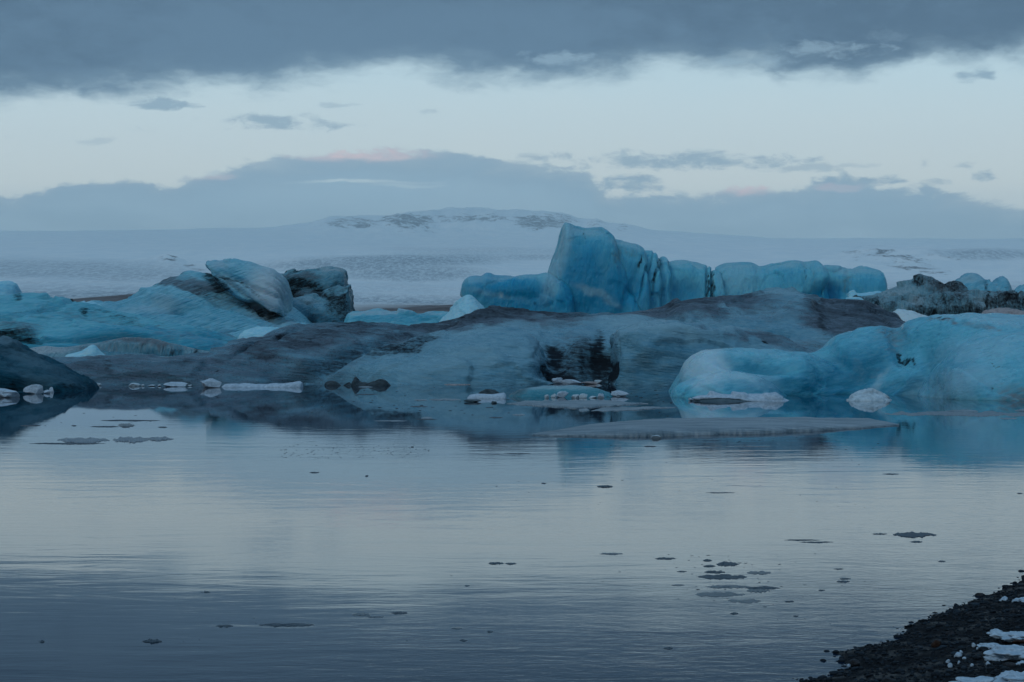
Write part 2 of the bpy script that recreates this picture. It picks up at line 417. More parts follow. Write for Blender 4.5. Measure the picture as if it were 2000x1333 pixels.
def water_mat():
    m, t, b = new_mat('lagoon_water')
    P = t.new('ShaderNodeTexCoord').outputs['Object']
    sp = t.new('ShaderNodeSeparateXYZ'); t.l.new(P, sp.inputs[0]); X, Y, Z = sp.outputs
    patch = t.noise(t.mapping(P, scale=(.05, .12, 1)), 1.0, 3, .5)
    # calm lee water beside the bergs, light breeze nearer the beach
    amp = t.m('MULTIPLY', t.step(Y, 62, 40), t.step(patch, .30, .62, .55, 1.2))
    amp = t.m('ADD', amp, .05)
    far = t.step(Y, 150, 400)
    swell = t.noise(t.mapping(P, rot=(0, 0, math.radians(4)), scale=(.5, 1.1, 1)), 1.0, 3, .5, .6)
    rip = t.noise(t.mapping(P, rot=(0, 0, math.radians(-6)), scale=(1.5, 4.2, 1)), 1.0, 4, .55, .4)
    # distance to the shore line: small capillary waves lap there
    ds = t.m('SUBTRACT', t.m('MULTIPLY', t.m('SUBTRACT', X, 2.04), .885), t.m('MULTIPLY', t.m('SUBTRACT', Y, 14.19), .466))
    near = t.step(ds, -6.5, -0.3)
    cap = t.noise(t.mapping(P, rot=(0, 0, math.radians(28)), scale=(5.5, 8.0, 1)), 1.0, 4, .65, .8)
    h = t.m('MULTIPLY', amp, t.m('ADD', t.m('MULTIPLY', swell, .0036), t.m('MULTIPLY', rip, .0013)))
    h = t.m('ADD', h, t.m('MULTIPLY', near, t.m('MULTIPLY', cap, .0017)))
    fine = t.noise(t.mapping(P, scale=(2.2, 6.5, 1)), 1.0, 2, .5)
    h = t.m('ADD', h, t.m('MULTIPLY', t.m('MULTIPLY', fine, amp), .0003))
    bp = t.new('ShaderNodeBump'); bp.inputs['Strength'].default_value = 1.0; bp.inputs['Distance'].default_value = 1.0
    t.l.new(h, bp.inputs['Height']); t.l.new(bp.outputs[0], b.inputs['Normal'])
    b.inputs['Base Color'].default_value = (.001, .012, .034, 1); b.inputs['Roughness'].default_value = .02
    b.inputs['IOR'].default_value = 1.333; b.inputs['Specular IOR Level'].default_value = .38
    return m


def terrain_mat():
    m, t, b = new_mat('snow_and_glacier')
    P = t.new('ShaderNodeTexCoord').outputs['Object']
    rock = t.attr('rock'); crev = t.attr('crev'); mor = t.attr('moraine')
    n1 = t.noise(t.mapping(P, scale=(.010, .004, .02)), 1.0, 8, .65, .5)
    n2 = t.noise(t.mapping(P, scale=(.075, .013, .05)), 1.0, 5, .75)
    snow = t.mix(t.step(n1, .35, .7), (.66, .79, .86), (.78, .87, .91))
    cr = t.mix(t.step(n2, .42, .60), (.22, .33, .42), (.64, .77, .84))
    c = t.mix(t.m('MULTIPLY', crev, t.step(n1, .2, .6, .35, .9)), snow, cr)
    rk = t.step(t.m('ADD', t.m('MULTIPLY', rock, .86), t.m('MULTIPLY', t.m('SUBTRACT', t.noise(t.mapping(P, scale=(.011, .007, .02)), 1.0, 9, .78, .6), .5), 3.4)), .62, 1.0)
    c = t.mix(rk, c, (.09, .12, .16))
    mo = t.mix(t.step(t.noise(t.mapping(P, scale=(.02, .03, .05)), 1.0, 6, .7), .40, .62), (.055, .05, .055), (.13, .125, .135))
    c = t.mix(mor, c, mo)
    t.l.new(c, b.inputs['Base Color']); b.inputs['Roughness'].default_value = .9
    b.inputs['Specular IOR Level'].default_value = .2
    bp = t.new('ShaderNodeBump'); bp.inputs['Strength'].default_value = .8; bp.inputs['Distance'].default_value = 14.0
    t.l.new(t.m('MULTIPLY', n2, t.m('MULTIPLY_ADD', crev, .8, .25)), bp.inputs['Height']); t.l.new(bp.outputs[0], b.inputs['Normal'])
    return m


# ------------------------------------------------------------------ the setting
def build_water():
    V = []; ys = [-60, 5, 30, 80, 200, 600, 1500, 3000]; xs = [-3500, -600, -100, 0, 100, 600, 3500]
    for y in ys:
        for x in xs: V.append((x, y, 0))
    F = [(j * 7 + i, j * 7 + i + 1, (j + 1) * 7 + i + 1, (j + 1) * 7 + i) for j in range(len(ys) - 1) for i in range(6)]
    o = mesh_from('water', V, F, water_mat(), False)
    tag(o, kind='structure')


def build_terrain():
    st = [
        (1450, [(-1500, 656), (3500, 656)]),
        (1650, [(-1500, 640), (0, 628), (290, 612), (700, 628), (1000, 630), (3500, 630)]),
        (2000, [(-1500, 605), (0, 603), (120, 590), (290, 569), (420, 560), (560, 580), (700, 606), (770, 607), (870, 600), (1000, 594), (1400, 590), (2000, 596), (3500, 590)]),
        (2400, [(-1500, 600), (0, 592), (120, 588), (290, 574), (560, 582), (700, 598), (870, 600), (1000, 596), (1400, 590), (2000, 588), (3500, 590)]),
        (3600, [(-1500, 575), (0, 570), (290, 569), (700, 583), (900, 586), (1300, 575), (1700, 565), (2000, 562), (3500, 560)]),
        (5200, [(-1500, 545), (0, 536), (300, 545), (700, 548), (900, 555), (1300, 552), (1700, 541), (2000, 543), (3500, 540)]),
        (6000, [(-1500, 530), (0, 519), (200, 524), (300, 530), (400, 536), (560, 525), (700, 520), (900, 528), (1000, 540), (1300, 542), (1600, 534), (1700, 532), (1820, 539), (2000, 534), (3500, 530)]),
        (6900, [(-1500, 515), (0, 509), (100, 508), (200, 511), (260, 513), (300, 511), (325, 506), (345, 511), (365, 519), (420, 521), (500, 512), (560, 502), (650, 498), (800, 499), (900, 504), (960, 516), (1020, 528), (1300, 528),
                (1500, 520), (1600, 508), (1650, 496), (1700, 489), (1800, 487), (1860, 489), (2000, 488), (3500, 490)]),
        (7600, [(-1500, 516), (0, 512), (345, 518), (650, 502), (900, 507), (1020, 520), (1300, 520), (1600, 508), (1800, 492), (2000, 492), (3500, 494)]),
        (9500, [(-1500, 490), (0, 490), (600, 487), (1000, 480), (1500, 486), (2000, 482), (3500, 485)]),
        (13000, [(-1500, 468), (0, 464), (600, 465), (800, 468), (1100, 464), (1500, 474), (2000, 476), (3500, 478)]),
        (14200, [(-1500, 462), (0, 458), (500, 458), (590, 456), (640, 444), (700, 446), (760, 440), (800, 440), (860, 456), (930, 440), (1050, 444), (1110, 452), (1140, 458), (1165, 448), (1210, 452), (1260, 460), (1500, 471), (3500, 475)]),
        (15200, [(-1500, 458), (0, 454), (400, 452), (600, 446), (640, 431), (700, 429), (760, 429), (800, 418), (850, 423), (900, 424), (960, 418), (1050, 420), (1100, 426), (1140, 444), (1165, 431), (1190, 441), (1222, 441), (1290, 455), (1500, 468), (3500, 473)]),
        (17500, [(-1500, 456), (0, 452), (500, 446), (700, 428), (850, 418), (960, 414), (1080, 418), (1180, 436), (1300, 452), (1500, 466), (3500, 470)]),
    ]
    px = np.unique(np.concatenate([np.linspace(-1500, -100, 60), np.linspace(-100, 2100, 760), np.linspace(2100, 3500, 60)]))
    Ds = np.concatenate([np.linspace(1450, 2500, 50), np.linspace(2600, 7800, 150), np.linspace(8000, 12800, 40), np.linspace(12900, 17500, 90)])
    Y0 = np.array([interp(p, px) for _, p in st]); D0 = np.array([d for d, _ in st])
    Y = np.array([np.interp(Ds, D0, Y0[:, i]) for i in range(len(px))]).T
    PX, DD = np.meshgrid(px, Ds)
    Zm = HC + (YH - Y) / FPX * DD
    Xm = (PX - 1000) / FPX * DD
    co = np.stack([Xm.ravel(), DD.ravel(), Zm.ravel()], 1)
    pxx, pyy = PX.ravel(), Y.ravel()
    flat = co.copy(); flat[:, 2] = 0
    n = fbm(flat, (1 / 500., 1 / 900., 1), 6, 3)
    mtn = np.clip((DD.ravel() - 13000) / 900, 0, 1)
    inmt = np.clip(1 - np.abs(pxx - 900) / 360, 0, 1) ** .5
    co[:, 2] += n * (4 + 9 * np.clip((DD.ravel() - 2500) / 3000, 0, 1) + 30 * mtn * inmt)
    rd = fbm(flat, (1 / 260., 1 / 420., 1), 6, 8, .6, ridged=True)
    side = field(pxx, pyy, [(1760, 512, 150, 34, -10, 1, .5), (325, 512, 70, 12, 0, 1, .6)])
    co[:, 2] += rd * (48 * mtn * inmt + 16 * side) + 4 * fbm(flat, 1 / 90., 3, 21)
    rock = field(pxx, pyy, [(690, 441, 60, 12, 0, .9, .4), (800, 436, 60, 16, 0, 1., .4), (830, 455, 70, 7, 0, .6, .5), (930, 430, 90, 9, 0, .9, .5), (1060, 436, 70, 17, 0, 1.0, .4), (1165, 440, 22, 10, 0, .7, .5), (1215, 447, 14, 8, 0, .7, .5),
                            (325, 511, 26, 5, 0, .95, .8), (370, 523, 40, 5, -8, .65, .5), (1770, 515, 100, 20, -14, .85, .7), (1690, 503, 60, 10, -8, .7, .6), (1830, 505, 60, 14, 0, .6, .7)])
    crev = field(pxx, pyy, [(750, 512, 230, 14, 2, 1, .4), (800, 532, 130, 12, 0, .9, .5), (120, 530, 300, 22, -2, .75, .5), (1040, 502, 80, 5, 0, .7, .5), (1930, 496, 100, 8, 0, .8, .5), (600, 470, 500, 20, 0, .12, .5), (1000, 490, 250, 6, 0, .4, .5), (760, 560, 200, 12, 0, .3, .5)])
    near = 1 - np.clip((DD.ravel() - 2450) / 500, 0, 1)
    mor = near * np.clip(field(pxx, pyy, [(200, 595, 400, 40, 3, 1, .2), (850, 612, 250, 16, 4, 1, .2), (1500, 620, 900, 40, 0, 1, .2)]), 0, 1)
    crev = np.maximum(crev, 1.0 * np.clip((4700 - DD.ravel()) / 1500, 0, 1) * (1 - near))
    nx, ny = len(px), len(Ds)
    idx = np.arange(nx * ny).reshape(ny, nx)
    F = np.stack([idx[:-1, :-1], idx[:-1, 1:], idx[1:, 1:], idx[1:, :-1]], -1).reshape(-1, 4)
    # two sheets that meet along one row: glacier with its moraine, then the ice cap and mountains behind
    mat = terrain_mat()
    r = int(np.searchsorted(Ds, 7600))
    for nm, a, bb in (('glacier', 0, r + 1), ('mountains', r, ny)):
        sub = co[idx[a:bb].ravel()]
        I = np.arange((bb - a) * nx).reshape(bb - a, nx)
        Fs = np.stack([I[:-1, :-1], I[:-1, 1:], I[1:, 1:], I[1:, :-1]], -1).reshape(-1, 4)
        o = mesh_from(nm, sub, Fs.tolist(), mat)
        for ch, arr in (('rock', rock), ('crev', crev), ('moraine', mor)):
            at = o.data.attributes.new(ch, 'FLOAT', 'POINT'); at.data.foreach_set('value', arr[idx[a:bb].ravel()].astype(np.float32))
        tag(o, kind='structure')


BS = 0.12                                                   # beach slope


def beach_h(x, y):
    d = (x - 2.04) * .885 - (y - 14.19) * .466
    return BS * d


def beach_pt(px, py):
    a = (px - 1000) / FPX; b = (py - YH) / FPX
    tt = (HC - BS * 4.808) / (b + BS * (.885 * a - .466))
    return a * tt, tt


def beach_noise(x, y):
    p = np.stack([np.asarray(x, float), np.asarray(y, float), np.zeros(len(x))], 1)
    return .030 * fbm(p, 1.1, 3, 40) + .016 * fbm(p, 4.5, 3, 41)


def build_beach():
    m, t, b = new_mat('wet_black_sand')
    P = t.new('ShaderNodeTexCoord').outputs['Object']
    n = t.noise(P, 40, 5, .7); n2 = t.noise(P, 3, 3)
    t.l.new(t.mix(t.step(n, .4, .65), (.004, .006, .008), (.014, .018, .023)), b.inputs['Base Color'])
    t.l.new(t.step(n2, .35, .6, .35, .8), b.inputs['Roughness']); b.inputs['Specular IOR Level'].default_value = .04
    bp = t.new('ShaderNodeBump'); bp.inputs['Strength'].default_value = 1; bp.inputs['Distance'].default_value = .02
    t.l.new(n, bp.inputs['Height']); t.l.new(bp.outputs[0], b.inputs['Normal'])
    # fine strip in view along the shore, coarser land around it: one sheet
    us = np.concatenate([np.linspace(-400, -10, 14), np.linspace(-8, 22, 260), np.linspace(24, 90, 20), [200, 500, 1200]])     # along shore
    vs = np.concatenate([[-3.5, -2.2, -1.4], np.linspace(-1.0, 4.5, 75), np.linspace(5, 14, 14), [30, 80, 200, 800]])       # inland
    Ug, Vg = np.meshgrid(us, vs)
    x = 2.04 + .466 * Ug + .885 * Vg; y = 14.19 + .885 * Ug - .466 * Vg
    z = BS * Vg; z = np.where(Vg > 6, BS * 6 + (Vg - 6) * .02, z)
    z = z.ravel() + beach_noise(x.ravel(), y.ravel())
    V = np.stack([x.ravel(), y.ravel(), z], 1); nx = len(us); ny = len(vs)
    I = np.arange(nx * ny).reshape(ny, nx)
    F = np.stack([I[:-1, :-1], I[:-1, 1:], I[1:, 1:], I[1:, :-1]], -1).reshape(-1, 4)
    tag(mesh_from('beach', V, F[:, ::-1].tolist(), m), kind='structure')
    mg, t, b = new_mat('lake_silt')
    P = t.new('ShaderNodeTexCoord').outputs['Object']
    t.l.new(t.mix(t.noise(P, .05, 5), (.03, .033, .036), (.07, .07, .075)), b.inputs['Base Color']); b.inputs['Roughness'].default_value = .9
    tag(mesh_from('ground', [(-6500, -900, -4), (6500, -900, -4), (6500, 17800, -4), (-6500, 17800, -4)], [(0, 1, 2, 3)], mg, False), kind='structure')


def ico(sub):
    bm = bmesh.new(); bmesh.ops.create_icosphere(bm, subdivisions=sub, radius=1)
    V = np.array([v.co[:] for v in bm.verts]); F = [tuple(v.index for v in f.verts) for f in bm.faces]; bm.free()
    return V, F


def rock_mat(name, a, b_, wet=.35):
    m, t, b = new_mat(name)
    P = t.new('ShaderNodeTexCoord').outputs['Object']
    n = t.noise(P, 30, 5, .65)
    c = t.mix(t.step(n, .35, .65), a, b_)
    at = t.new('ShaderNodeAttribute', attribute_name='tone').outputs['Fac']
    c = t.mix(t.m('MULTIPLY', at, .9), c, tuple(v * 4.5 for v in a))
    t.l.new(c, b.inputs['Base Color']); t.l.new(t.m('MULTIPLY_ADD', n, .4, wet), b.inputs['Roughness']); b.inputs['Specular IOR Level'].default_value = .04
    return m


def build_gravel():
    rng = np.random.RandomState(4)
    base = []
    Vi, Fi = ico(2)
    for k in range(8):
        d = 1 + .28 * fbm(Vi, 1.2, 3, 60 + k)
        base.append(Vi * d[:, None] * np.array([1, rng.uniform(.6, .95), rng.uniform(.4, .7)]))
    VV = []; FF = []; T = []; o = 0
    n = 21000
    Fi = np.array(Fi)
    u = rng.uniform(-6.5, 10, n); v = rng.beta(1.1, 1.3, n) * 4.6 - .32
    x = 2.04 + .466 * u + .885 * v; y = 14.19 + .885 * u - .466 * v
    z = BS * v + beach_noise(x, y)
    for i in range(n):
        r = rng.lognormal(-4.42, .42) * (1.0 if v[i] > 0 else .9)
        r = min(r, .04)
        a = rng.uniform(0, 6.28); c, s = math.cos(a), math.sin(a)
        B = base[rng.randint(8)] * r
        VV.append(np.stack([B[:, 0] * c - B[:, 1] * s + x[i], B[:, 0] * s + B[:, 1] * c + y[i], B[:, 2] + z[i] + r * .22], 1))
        FF.append(Fi + o); o += len(B); T.append(np.full(len(B), rng.uniform(0, 1) ** 3))
    V = np.concatenate(VV); F = np.concatenate(FF)
    me = bpy.data.meshes.new('gravel'); me.vertices.add(len(V)); me.vertices.foreach_set('co', V.ravel())
    me.loops.add(len(F) * 3); me.polygons.add(len(F)); me.loops.foreach_set('vertex_index', F.ravel())
    me.polygons.foreach_set('loop_start', np.arange(0, len(F) * 3, 3)); me.update(calc_edges=True)
    me.polygons.foreach_set('use_smooth', [True] * len(F))
    at = me.attributes.new('tone', 'FLOAT', 'POINT'); at.data.foreach_set('value', np.concatenate(T).astype(np.float32))
    me.materials.append(rock_mat('wet_basalt', (.005, .009, .013), (.014, .021, .029)))
    ob = bpy.data.objects.new('gravel', me); C.objects.link(ob)
    tag(ob, 'dark wet gravel of the beach in the lower right corner', 'gravel', kind='stuff')


def lump(name, seed, size, mat, facets=0, rough=.2, sub=4, parent=None, flat=None, stretch=1.2):
    """irregular solid: noisy ball, optionally planed by a few broken faces"""
    V, F = ico(sub); rng = np.random.RandomState(seed)
    V = V * (1 + rough * fbm(V, stretch, 4, seed))[:, None]
    for k in range(facets):
        d = rng.normal(size=3); d[2] *= .6; d /= np.linalg.norm(d); h = rng.uniform(.45, .82)
        ex = V @ d - h; V = V - np.where(ex > 0, ex * .94, 0)[:, None] * d
    if facets: V = V * (1 + .07 * fbm(V, 5, 4, seed + 5))[:, None]
    V = V * np.array(size)
    o = mesh_from(name, V, F, mat, smooth=True, parent=parent)
    return o


def haze():
    m = bpy.data.materials.new('air_haze'); m.use_nodes = True; t = NT(m.node_tree); t.n.clear()
    v = t.new('ShaderNodeVolumePrincipled'); o = t.new('ShaderNodeOutputMaterial'); t.l.new(v.outputs[0], o.inputs['Volume'])
    v.inputs['Density'].default_value = HAZE; v.inputs['Color'].default_value = (.80, .97, 1.0, 1); v.inputs['Anisotropy'].default_value = .1
    x0, x1, y0, y1, z0, z1 = -6800, 6800, -1000, 18200, -5, 1250
    V = [(x, y, z) for z in (z0, z1) for y in (y0, y1) for x in (x0, x1)]
    F = [(0, 2, 3, 1), (4, 5, 7, 6), (0, 1, 5, 4), (2, 6, 7, 3), (0, 4, 6, 2), (1, 3, 7, 5)]
    tag(mesh_from('haze', V, F, m, False), 'pale cold air between the lagoon and the ice cap', 'haze', kind='stuff')


HAZE = 5.5e-5
build_water(); build_terrain(); build_beach(); build_gravel()

# ------------------------------------------------------------------ icebergs
def berg(name, label, ob, group=None):
    return tag(ob, label, 'iceberg', group)


G_FAR = 'icebergs grounded across the lagoon'
M_GREY = ice_mat('ashy_grey_ice', pale=(.12, .31, .42), deep=(.02, .17, .28), film=(.085, .125, .175), frost=(.22, .42, .51), ashc=(.012, .018, .026), ang=-6, stretch=7, size=1.8, bump=.5, filmdark=.38, lines=.22, film_bias=0.02, speck=.8)
M_BLUE = ice_mat('bubbly_blue_ice', pale=(.09, .43, .58), deep=(.0, .19, .32), ang=14, stretch=4, size=1.3, bump=.35, frost=(.34, .58, .69), frk=.3, sss=.6, spec=.6, lines=.12)
M_TEAL = ice_mat('dark_teal_ice', spec=.08, rough=.62, pale=(.008, .075, .12), deep=(.0, .026, .05), film=(.03, .065, .095), ang=-10, stretch=5, size=1.0, bump=.7, frost=(.10, .20, .26), frk=.4)
M_STREAK = ice_mat('streaked_blue_ice', pale=(.19, .52, .66), deep=(.0, .23, .37), film=(.13, .19, .24), ang=20, stretch=13, size=4.2, lines=.75, sss=.4, bump=.5, frost=(.40, .56, .64), rough=.45)
M_STREAK2 = ice_mat('streaked_low_blue_ice', pale=(.11, .46, .58), deep=(.0, .26, .42), film=(.13, .19, .245), ang=9, stretch=14, size=3.6, lines=.55, sss=.4, bump=.5, frost=(.36, .52, .62), rough=.45)
M_DEEP = ice_mat('deep_blue_ice', pale=(.10, .43, .56), deep=(.0, .27, .47), film=(.13, .24, .28), ang=80, stretch=3.5, size=5.0, bump=.45, frost=(.26, .48, .57), rough=.34, spec=.45, frk=.15, sss=.6, lines=.10)
M_BAND = ice_mat('ash_banded_ice', pale=(.12, .34, .44), deep=(.01, .17, .28), film=(.08, .12, .15), ang=25, stretch=4, size=2.6, bump=.8, frost=(.30, .42, .48))
M_STAIN = ice_mat('ash_stained_ice', pale=(.15, .33, .41), deep=(.03, .20, .30), film=(.14, .165, .19), ang=85, stretch=3.0, size=1.8, bump=.9, frost=(.34, .46, .52))
M_PALE = ice_mat('pale_snowy_ice', pale=(.30, .62, .75), deep=(.06, .40, .60), ang=8, stretch=5, size=2.0, bump=.2, sss=.3, frost=(.50, .64, .70), rough=.6)
M_SOFT = ice_mat('pale_rounded_blue_ice', pale=(.12, .40, .54), deep=(.02, .26, .42), ang=30, stretch=3, size=2.5, bump=.4, frost=(.3, .46, .54))
M_SNOW = simple_ice('fresh_snow', (.25, .38, .49), (.42, .57, .69), 9, .75, .8, .03)
M_CHUNK = simple_ice('white_glacier_ice', (.27, .41, .50), (.46, .62, .71), 7, .45, .5, .03)
M_BROWN = simple_ice('dusty_grey_snow', (.20, .21, .23), (.33, .34, .36), 4, .8, .5, .04)
M_BLACKICE = simple_ice('black_ice', (.004, .014, .02), (.013, .035, .048), 5, .4, .6, .03)  # near-black tone is the dark lumps' own colour
M_DARKICE = simple_ice('dark_clear_ice', (.03, .07, .095), (.07, .12, .15), 5, .35, .6, .03)

# --- big blue berg, nearest on the right
A = [
    piece([(1312, 776), (1320, 756), (1328, 738), (1338, 713), (1350, 698), (1368, 688), (1400, 684), (1460, 683), (1520, 687), (1580, 689), (1650, 700), (1720, 740)], 81.5, 3.2, 4, q=2.4, m=4, nx=160),
    piece([(1540, 720), (1580, 690), (1605, 680), (1632, 661), (1660, 649), (1688, 644), (1760, 644), (1800, 648), (1850, 680), (1880, 720)], 83, 5.0, 5, q=1.7, m=3, nx=140),
    piece([(1700, 740), (1730, 690), (1752, 656), (1776, 637), (1800, 628), (1828, 620), (1856, 613), (1900, 609), (1940, 610), (2000, 616), (2080, 628), (2200, 660), (2320, 720)], 82.5, [(1700, 3.5), (1780, 4.5), (1870, 9.0), (2320, 10)], 6, q=1.9, m=3, nx=220),
    piece([(1800, 775), (1840, 715), (1885, 674), (1930, 655), (1990, 650), (2060, 655), (2150, 690), (2230, 760)], 76.5, 5.0, 5, q=1.9, m=2.5, nx=140),
    piece([(1311, 778), (1320, 760), (1332, 749), (1368, 738), (1420, 730), (1448, 727), (1472, 731), (1504, 751), (1528, 769), (1552, 783)], 77.0, 2.0, 2.6, q=2.0, m=2.6, nx=130),
]
AK = dict(
           disp=[(.28, .35, 4, False), (.03, 1.4, 3, False), ('streak', .06, 30, 3.0, .5), ('facet', 3.4, .10)],
           dents=[(1480, 712, 70, 12, -4, -.55, .8), (1660, 735, 90, 34, 20, -.9, .8), (1740, 765, 70, 30, 0, -.6, .7), (1755, 668, 14, 45, 30, -.35, .8), (1610, 700, 30, 30, 0, -.4, .8), (1880, 745, 40, 50, 30, .3, .8)],
           mat=M_BLUE, warp=14,
           paint={'blue': [(1640, 725, 120, 40, 25, .95, .7), (1730, 760, 110, 36, 0, .7, .7), (1560, 760, 140, 28, 0, .7, .7), (1470, 712, 80, 12, -5, .5, .6), (1860, 735, 60, 60, 50, .55, .8), (1430, 750, 110, 20, 0, .12, .8), (1680, 670, 70, 20, 0, .25, .8)],
                  'frost': [(1375, 712, 46, 40, -30, 1.3, .7), (1440, 738, 60, 12, 0, .7, .8), (1900, 620, 160, 10, -3, .5, .8), (1860, 760, 110, 34, 20, .45, .8), (1930, 680, 100, 34, 15, .35, .8), (1450, 745, 60, 14, -10, .35, .8), (1700, 735, 60, 8, 40, .5, .8), (1460, 690, 90, 7, -2, .3, .8)],
                  'film': [(1985, 770, 60, 32, -12, .55, .6), (1740, 655, 44, 18, 0, .5, .8), (1840, 632, 40, 5, -8, .7, .7), (1915, 636, 40, 8, -8, .6, .7), (1500, 705, 70, 10, -18, .25, .8)],
                  'ash': [(1762, 682, 16, 3.4, -55, 1.0, .3), (1777, 692, 14, 3.4, -50, 1.0, .3), (1842, 630, 20, 2.4, -8, .7, .4), (1935, 760, 5, 3, -50, .9, .5), (1745, 652, 24, 8, 0, .34, .8), (1945, 710, 18, 1.3, -8, .8, .3)]})
a = sculpt('iceberg', A[:4], 0.085, 8, seed=3, **AK)
sculpt('ice_foot', [A[4]], 0.07, 5, seed=4, parent=a, **AK)
berg('iceberg', 'large rounded pale blue iceberg nearest on the right, running out of the frame', a, G_FAR)

# --- long grey ash-covered berg across the middle
B = [
    piece([(62, 702), (75, 692), (101, 690), (130, 693), (210, 697), (315, 697), (380, 695), (410, 691), (434, 680), (490, 665), (560, 645), (600, 636), (640, 631), (700, 630), (780, 632), (830, 631), (866, 625), (910, 618), (960, 616), (1040, 618), (1104, 618), (1176, 612),
           (1240, 604), (1296, 600), (1320, 589), (1360, 583), (1440, 578), (1480, 565), (1520, 560), (1545, 563), (1562, 578), (1580, 585), (1632, 586), (1672, 589), (1712, 604), (1745, 615), (1760, 632), (1768, 700)],
          [(60, 97.5), (400, 99), (600, 106), (900, 109), (1200, 112), (1500, 117), (1770, 112)], [(60, 4), (400, 5.5), (600, 11.5), (1200, 16), (1500, 20), (1770, 14)], 7, q=[(60, 1.9), (500, 1.6), (1500, 1.5)], m=7, nx=420),
    piece([(540, 756), (620, 733), (740, 698), (830, 668), (900, 657), (970, 652), (1030, 657), (1064, 680), (1088, 718), (1110, 756)], 98.5, 4.9, 4, q=1.7, m=3, nx=160),
    piece([(1176, 756), (1183, 700), (1188, 662), (1198, 640), (1220, 630), (1250, 624), (1300, 621), (1340, 620), (1372, 626), (1408, 647), (1440, 659), (1488, 669), (1540, 677), (1592, 685), (1640, 700), (1700, 756)],
          [(1176, 97), (1300, 98), (1592, 103), (1700, 104)], [(1176, 4.0), (1592, 6)], 5, q=2.3, m=5, nx=220),
    piece([(120, 760), (180, 722), (300, 712), (430, 716), (540, 732), (640, 756)], 96.5, 3.0, 3, q=2.0, m=3, nx=120),
    piece([(1060, 756), (1075, 700), (1110, 672), (1150, 664), (1195, 660), (1210, 756)], 101, 2.0, 4, q=3.0, m=4, nx=60),
]
b = sculpt('iceberg', B, 0.15, 10,
           disp=[(.55, .16, 4, False), (.10, .7, 3, True), (.05, 1.6, 3, False), ('streak', .22, 12, 7.0, .8), ('facet', 5.0, .22)],
           dents=[(1090, 700, 26, 44, 10, -.5, .9), (1165, 712, 30, 50, -14, -.9, .9), (1110, 722, 50, 14, 0, -.5, .9), (700, 690, 150, 9, 20, -.8, .8), (640, 735, 90, 14, 0, -.9, .8), (560, 700, 120, 14, -18, .35, .8), (1270, 668, 50, 26, 30, .5, .8), (1240, 700, 12, 55, 38, -.3, .9),
                  (525, 667, 60, 3, 24, -.9, .6), (1450, 640, 130, 10, -8, -.9, .8), (1560, 600, 40, 12, 20, .4, .8), (1380, 612, 130, 8, 8, -.7, .8)],
           mat=M_GREY, seed=9, warp=9,
           paint={'film': [(300, 725, 400, 60, 0, .72, .7), (600, 668, 220, 44, 12, .80, .8), (960, 628, 220, 17, 2, .95, .5), (1330, 596, 200, 18, 6, .9, .6), (1440, 645, 90, 9, -14, .7, .6), (1670, 622, 110, 50, -10, .95, .4), (1590, 690, 110, 16, -8, .6, .7), (1480, 600, 130, 24, 0, .5, .7), (760, 740, 200, 16, 0, .35, .8),
                           (1125, 700, 66, 60, 0, .45, .7), (790, 655, 90, 12, 8, .75, .6), (750, 690, 160, 10, 18, .5, .7), (1500, 675, 100, 9, -8, .7, .6), (1420, 640, 130, 16, -10, .35, .8)],
                  'blue': [(900, 712, 170, 34, 0, .42, .8), (1350, 670, 90, 44, 0, .5, .8), (1300, 730, 100, 20, 0, .5, .8), (1500, 640, 90, 24, -10, .45, .7), (1250, 700, 60, 40, 0, .2, .8), (1480, 605, 60, 14, 0, .3, .8)],
                  'frost': [(760, 672, 120, 7, 22, .40, .8), (1000, 640, 220, 8, 6, .4, .8), (1290, 640, 110, 20, -8, .75, .8), (880, 700, 160, 30, 6, .42, .8), (1450, 660, 130, 6, -10, .5, .8), (1430, 605, 110, 10, 4, .35, .8), (1520, 568, 60, 8, 0, .4, .8), (800, 720, 160, 20, 12, .22, .8)],  # frost, plus a painted highlight on the crest of the right dome
                  'ash': [(830, 664, 34, 11, 8, .72, .5), (765, 684, 80, 12, 14, .72, .7), (690, 692, 90, 8, 16, .60, .7), (960, 622, 190, 9, 2, .62, .7), (700, 655, 120, 12, 6, .55, .8), (1640, 608, 90, 10, -8, .5, .8), (1380, 590, 120, 6, 8, .5, .8), (560, 690, 120, 10, 10, .45, .8), (522, 667, 48, 3.2, 25, .85, .5), (690, 634, 50, 2.6, 2, .85, .5), (600, 662, 130, 24, 12, .5, .8),  # mostly ash; thin crest streaks are cracks with their shade painted in
                          (1084, 680, 17, 20, 30, 1.15, .6), (1108, 714, 40, 11, -10, 1.15, .6), (1168, 682, 17, 34, -6, 1.15, .6), (1184, 728, 17, 28, -32, 1.3, .6), (1130, 738, 60, 10, 0, .6, .8), (1128, 694, 44, 26, 0, .78, .9), (1125, 668, 60, 10, 5, .62, .6), (1232, 722, 8, 30, 38, .25, .7),  # ash plus the shade of the hollow, painted into the recess
                          (1608, 625, 9, 40, 6, .62, .6), (1690, 602, 60, 9, -20, .5, .7), (1335, 589, 60, 6, 10, .55, .7), (210, 722, 8, 24, 20, .55, .6), (365, 725, 16, 5, 0, .55, .5), (424, 729, 4, 2.5, 30, 1, .5), (1490, 683, 5, 3, 0, 1, .5), (110, 691, 40, 3, 0, .6, .5),
                          (650, 747, 40, 7, 0, .7, .6), (730, 748, 50, 6, 0, .75, .6)]})
berg('iceberg', 'very long low iceberg coated in grey ash with a black hollow at its waterline', b, G_FAR)

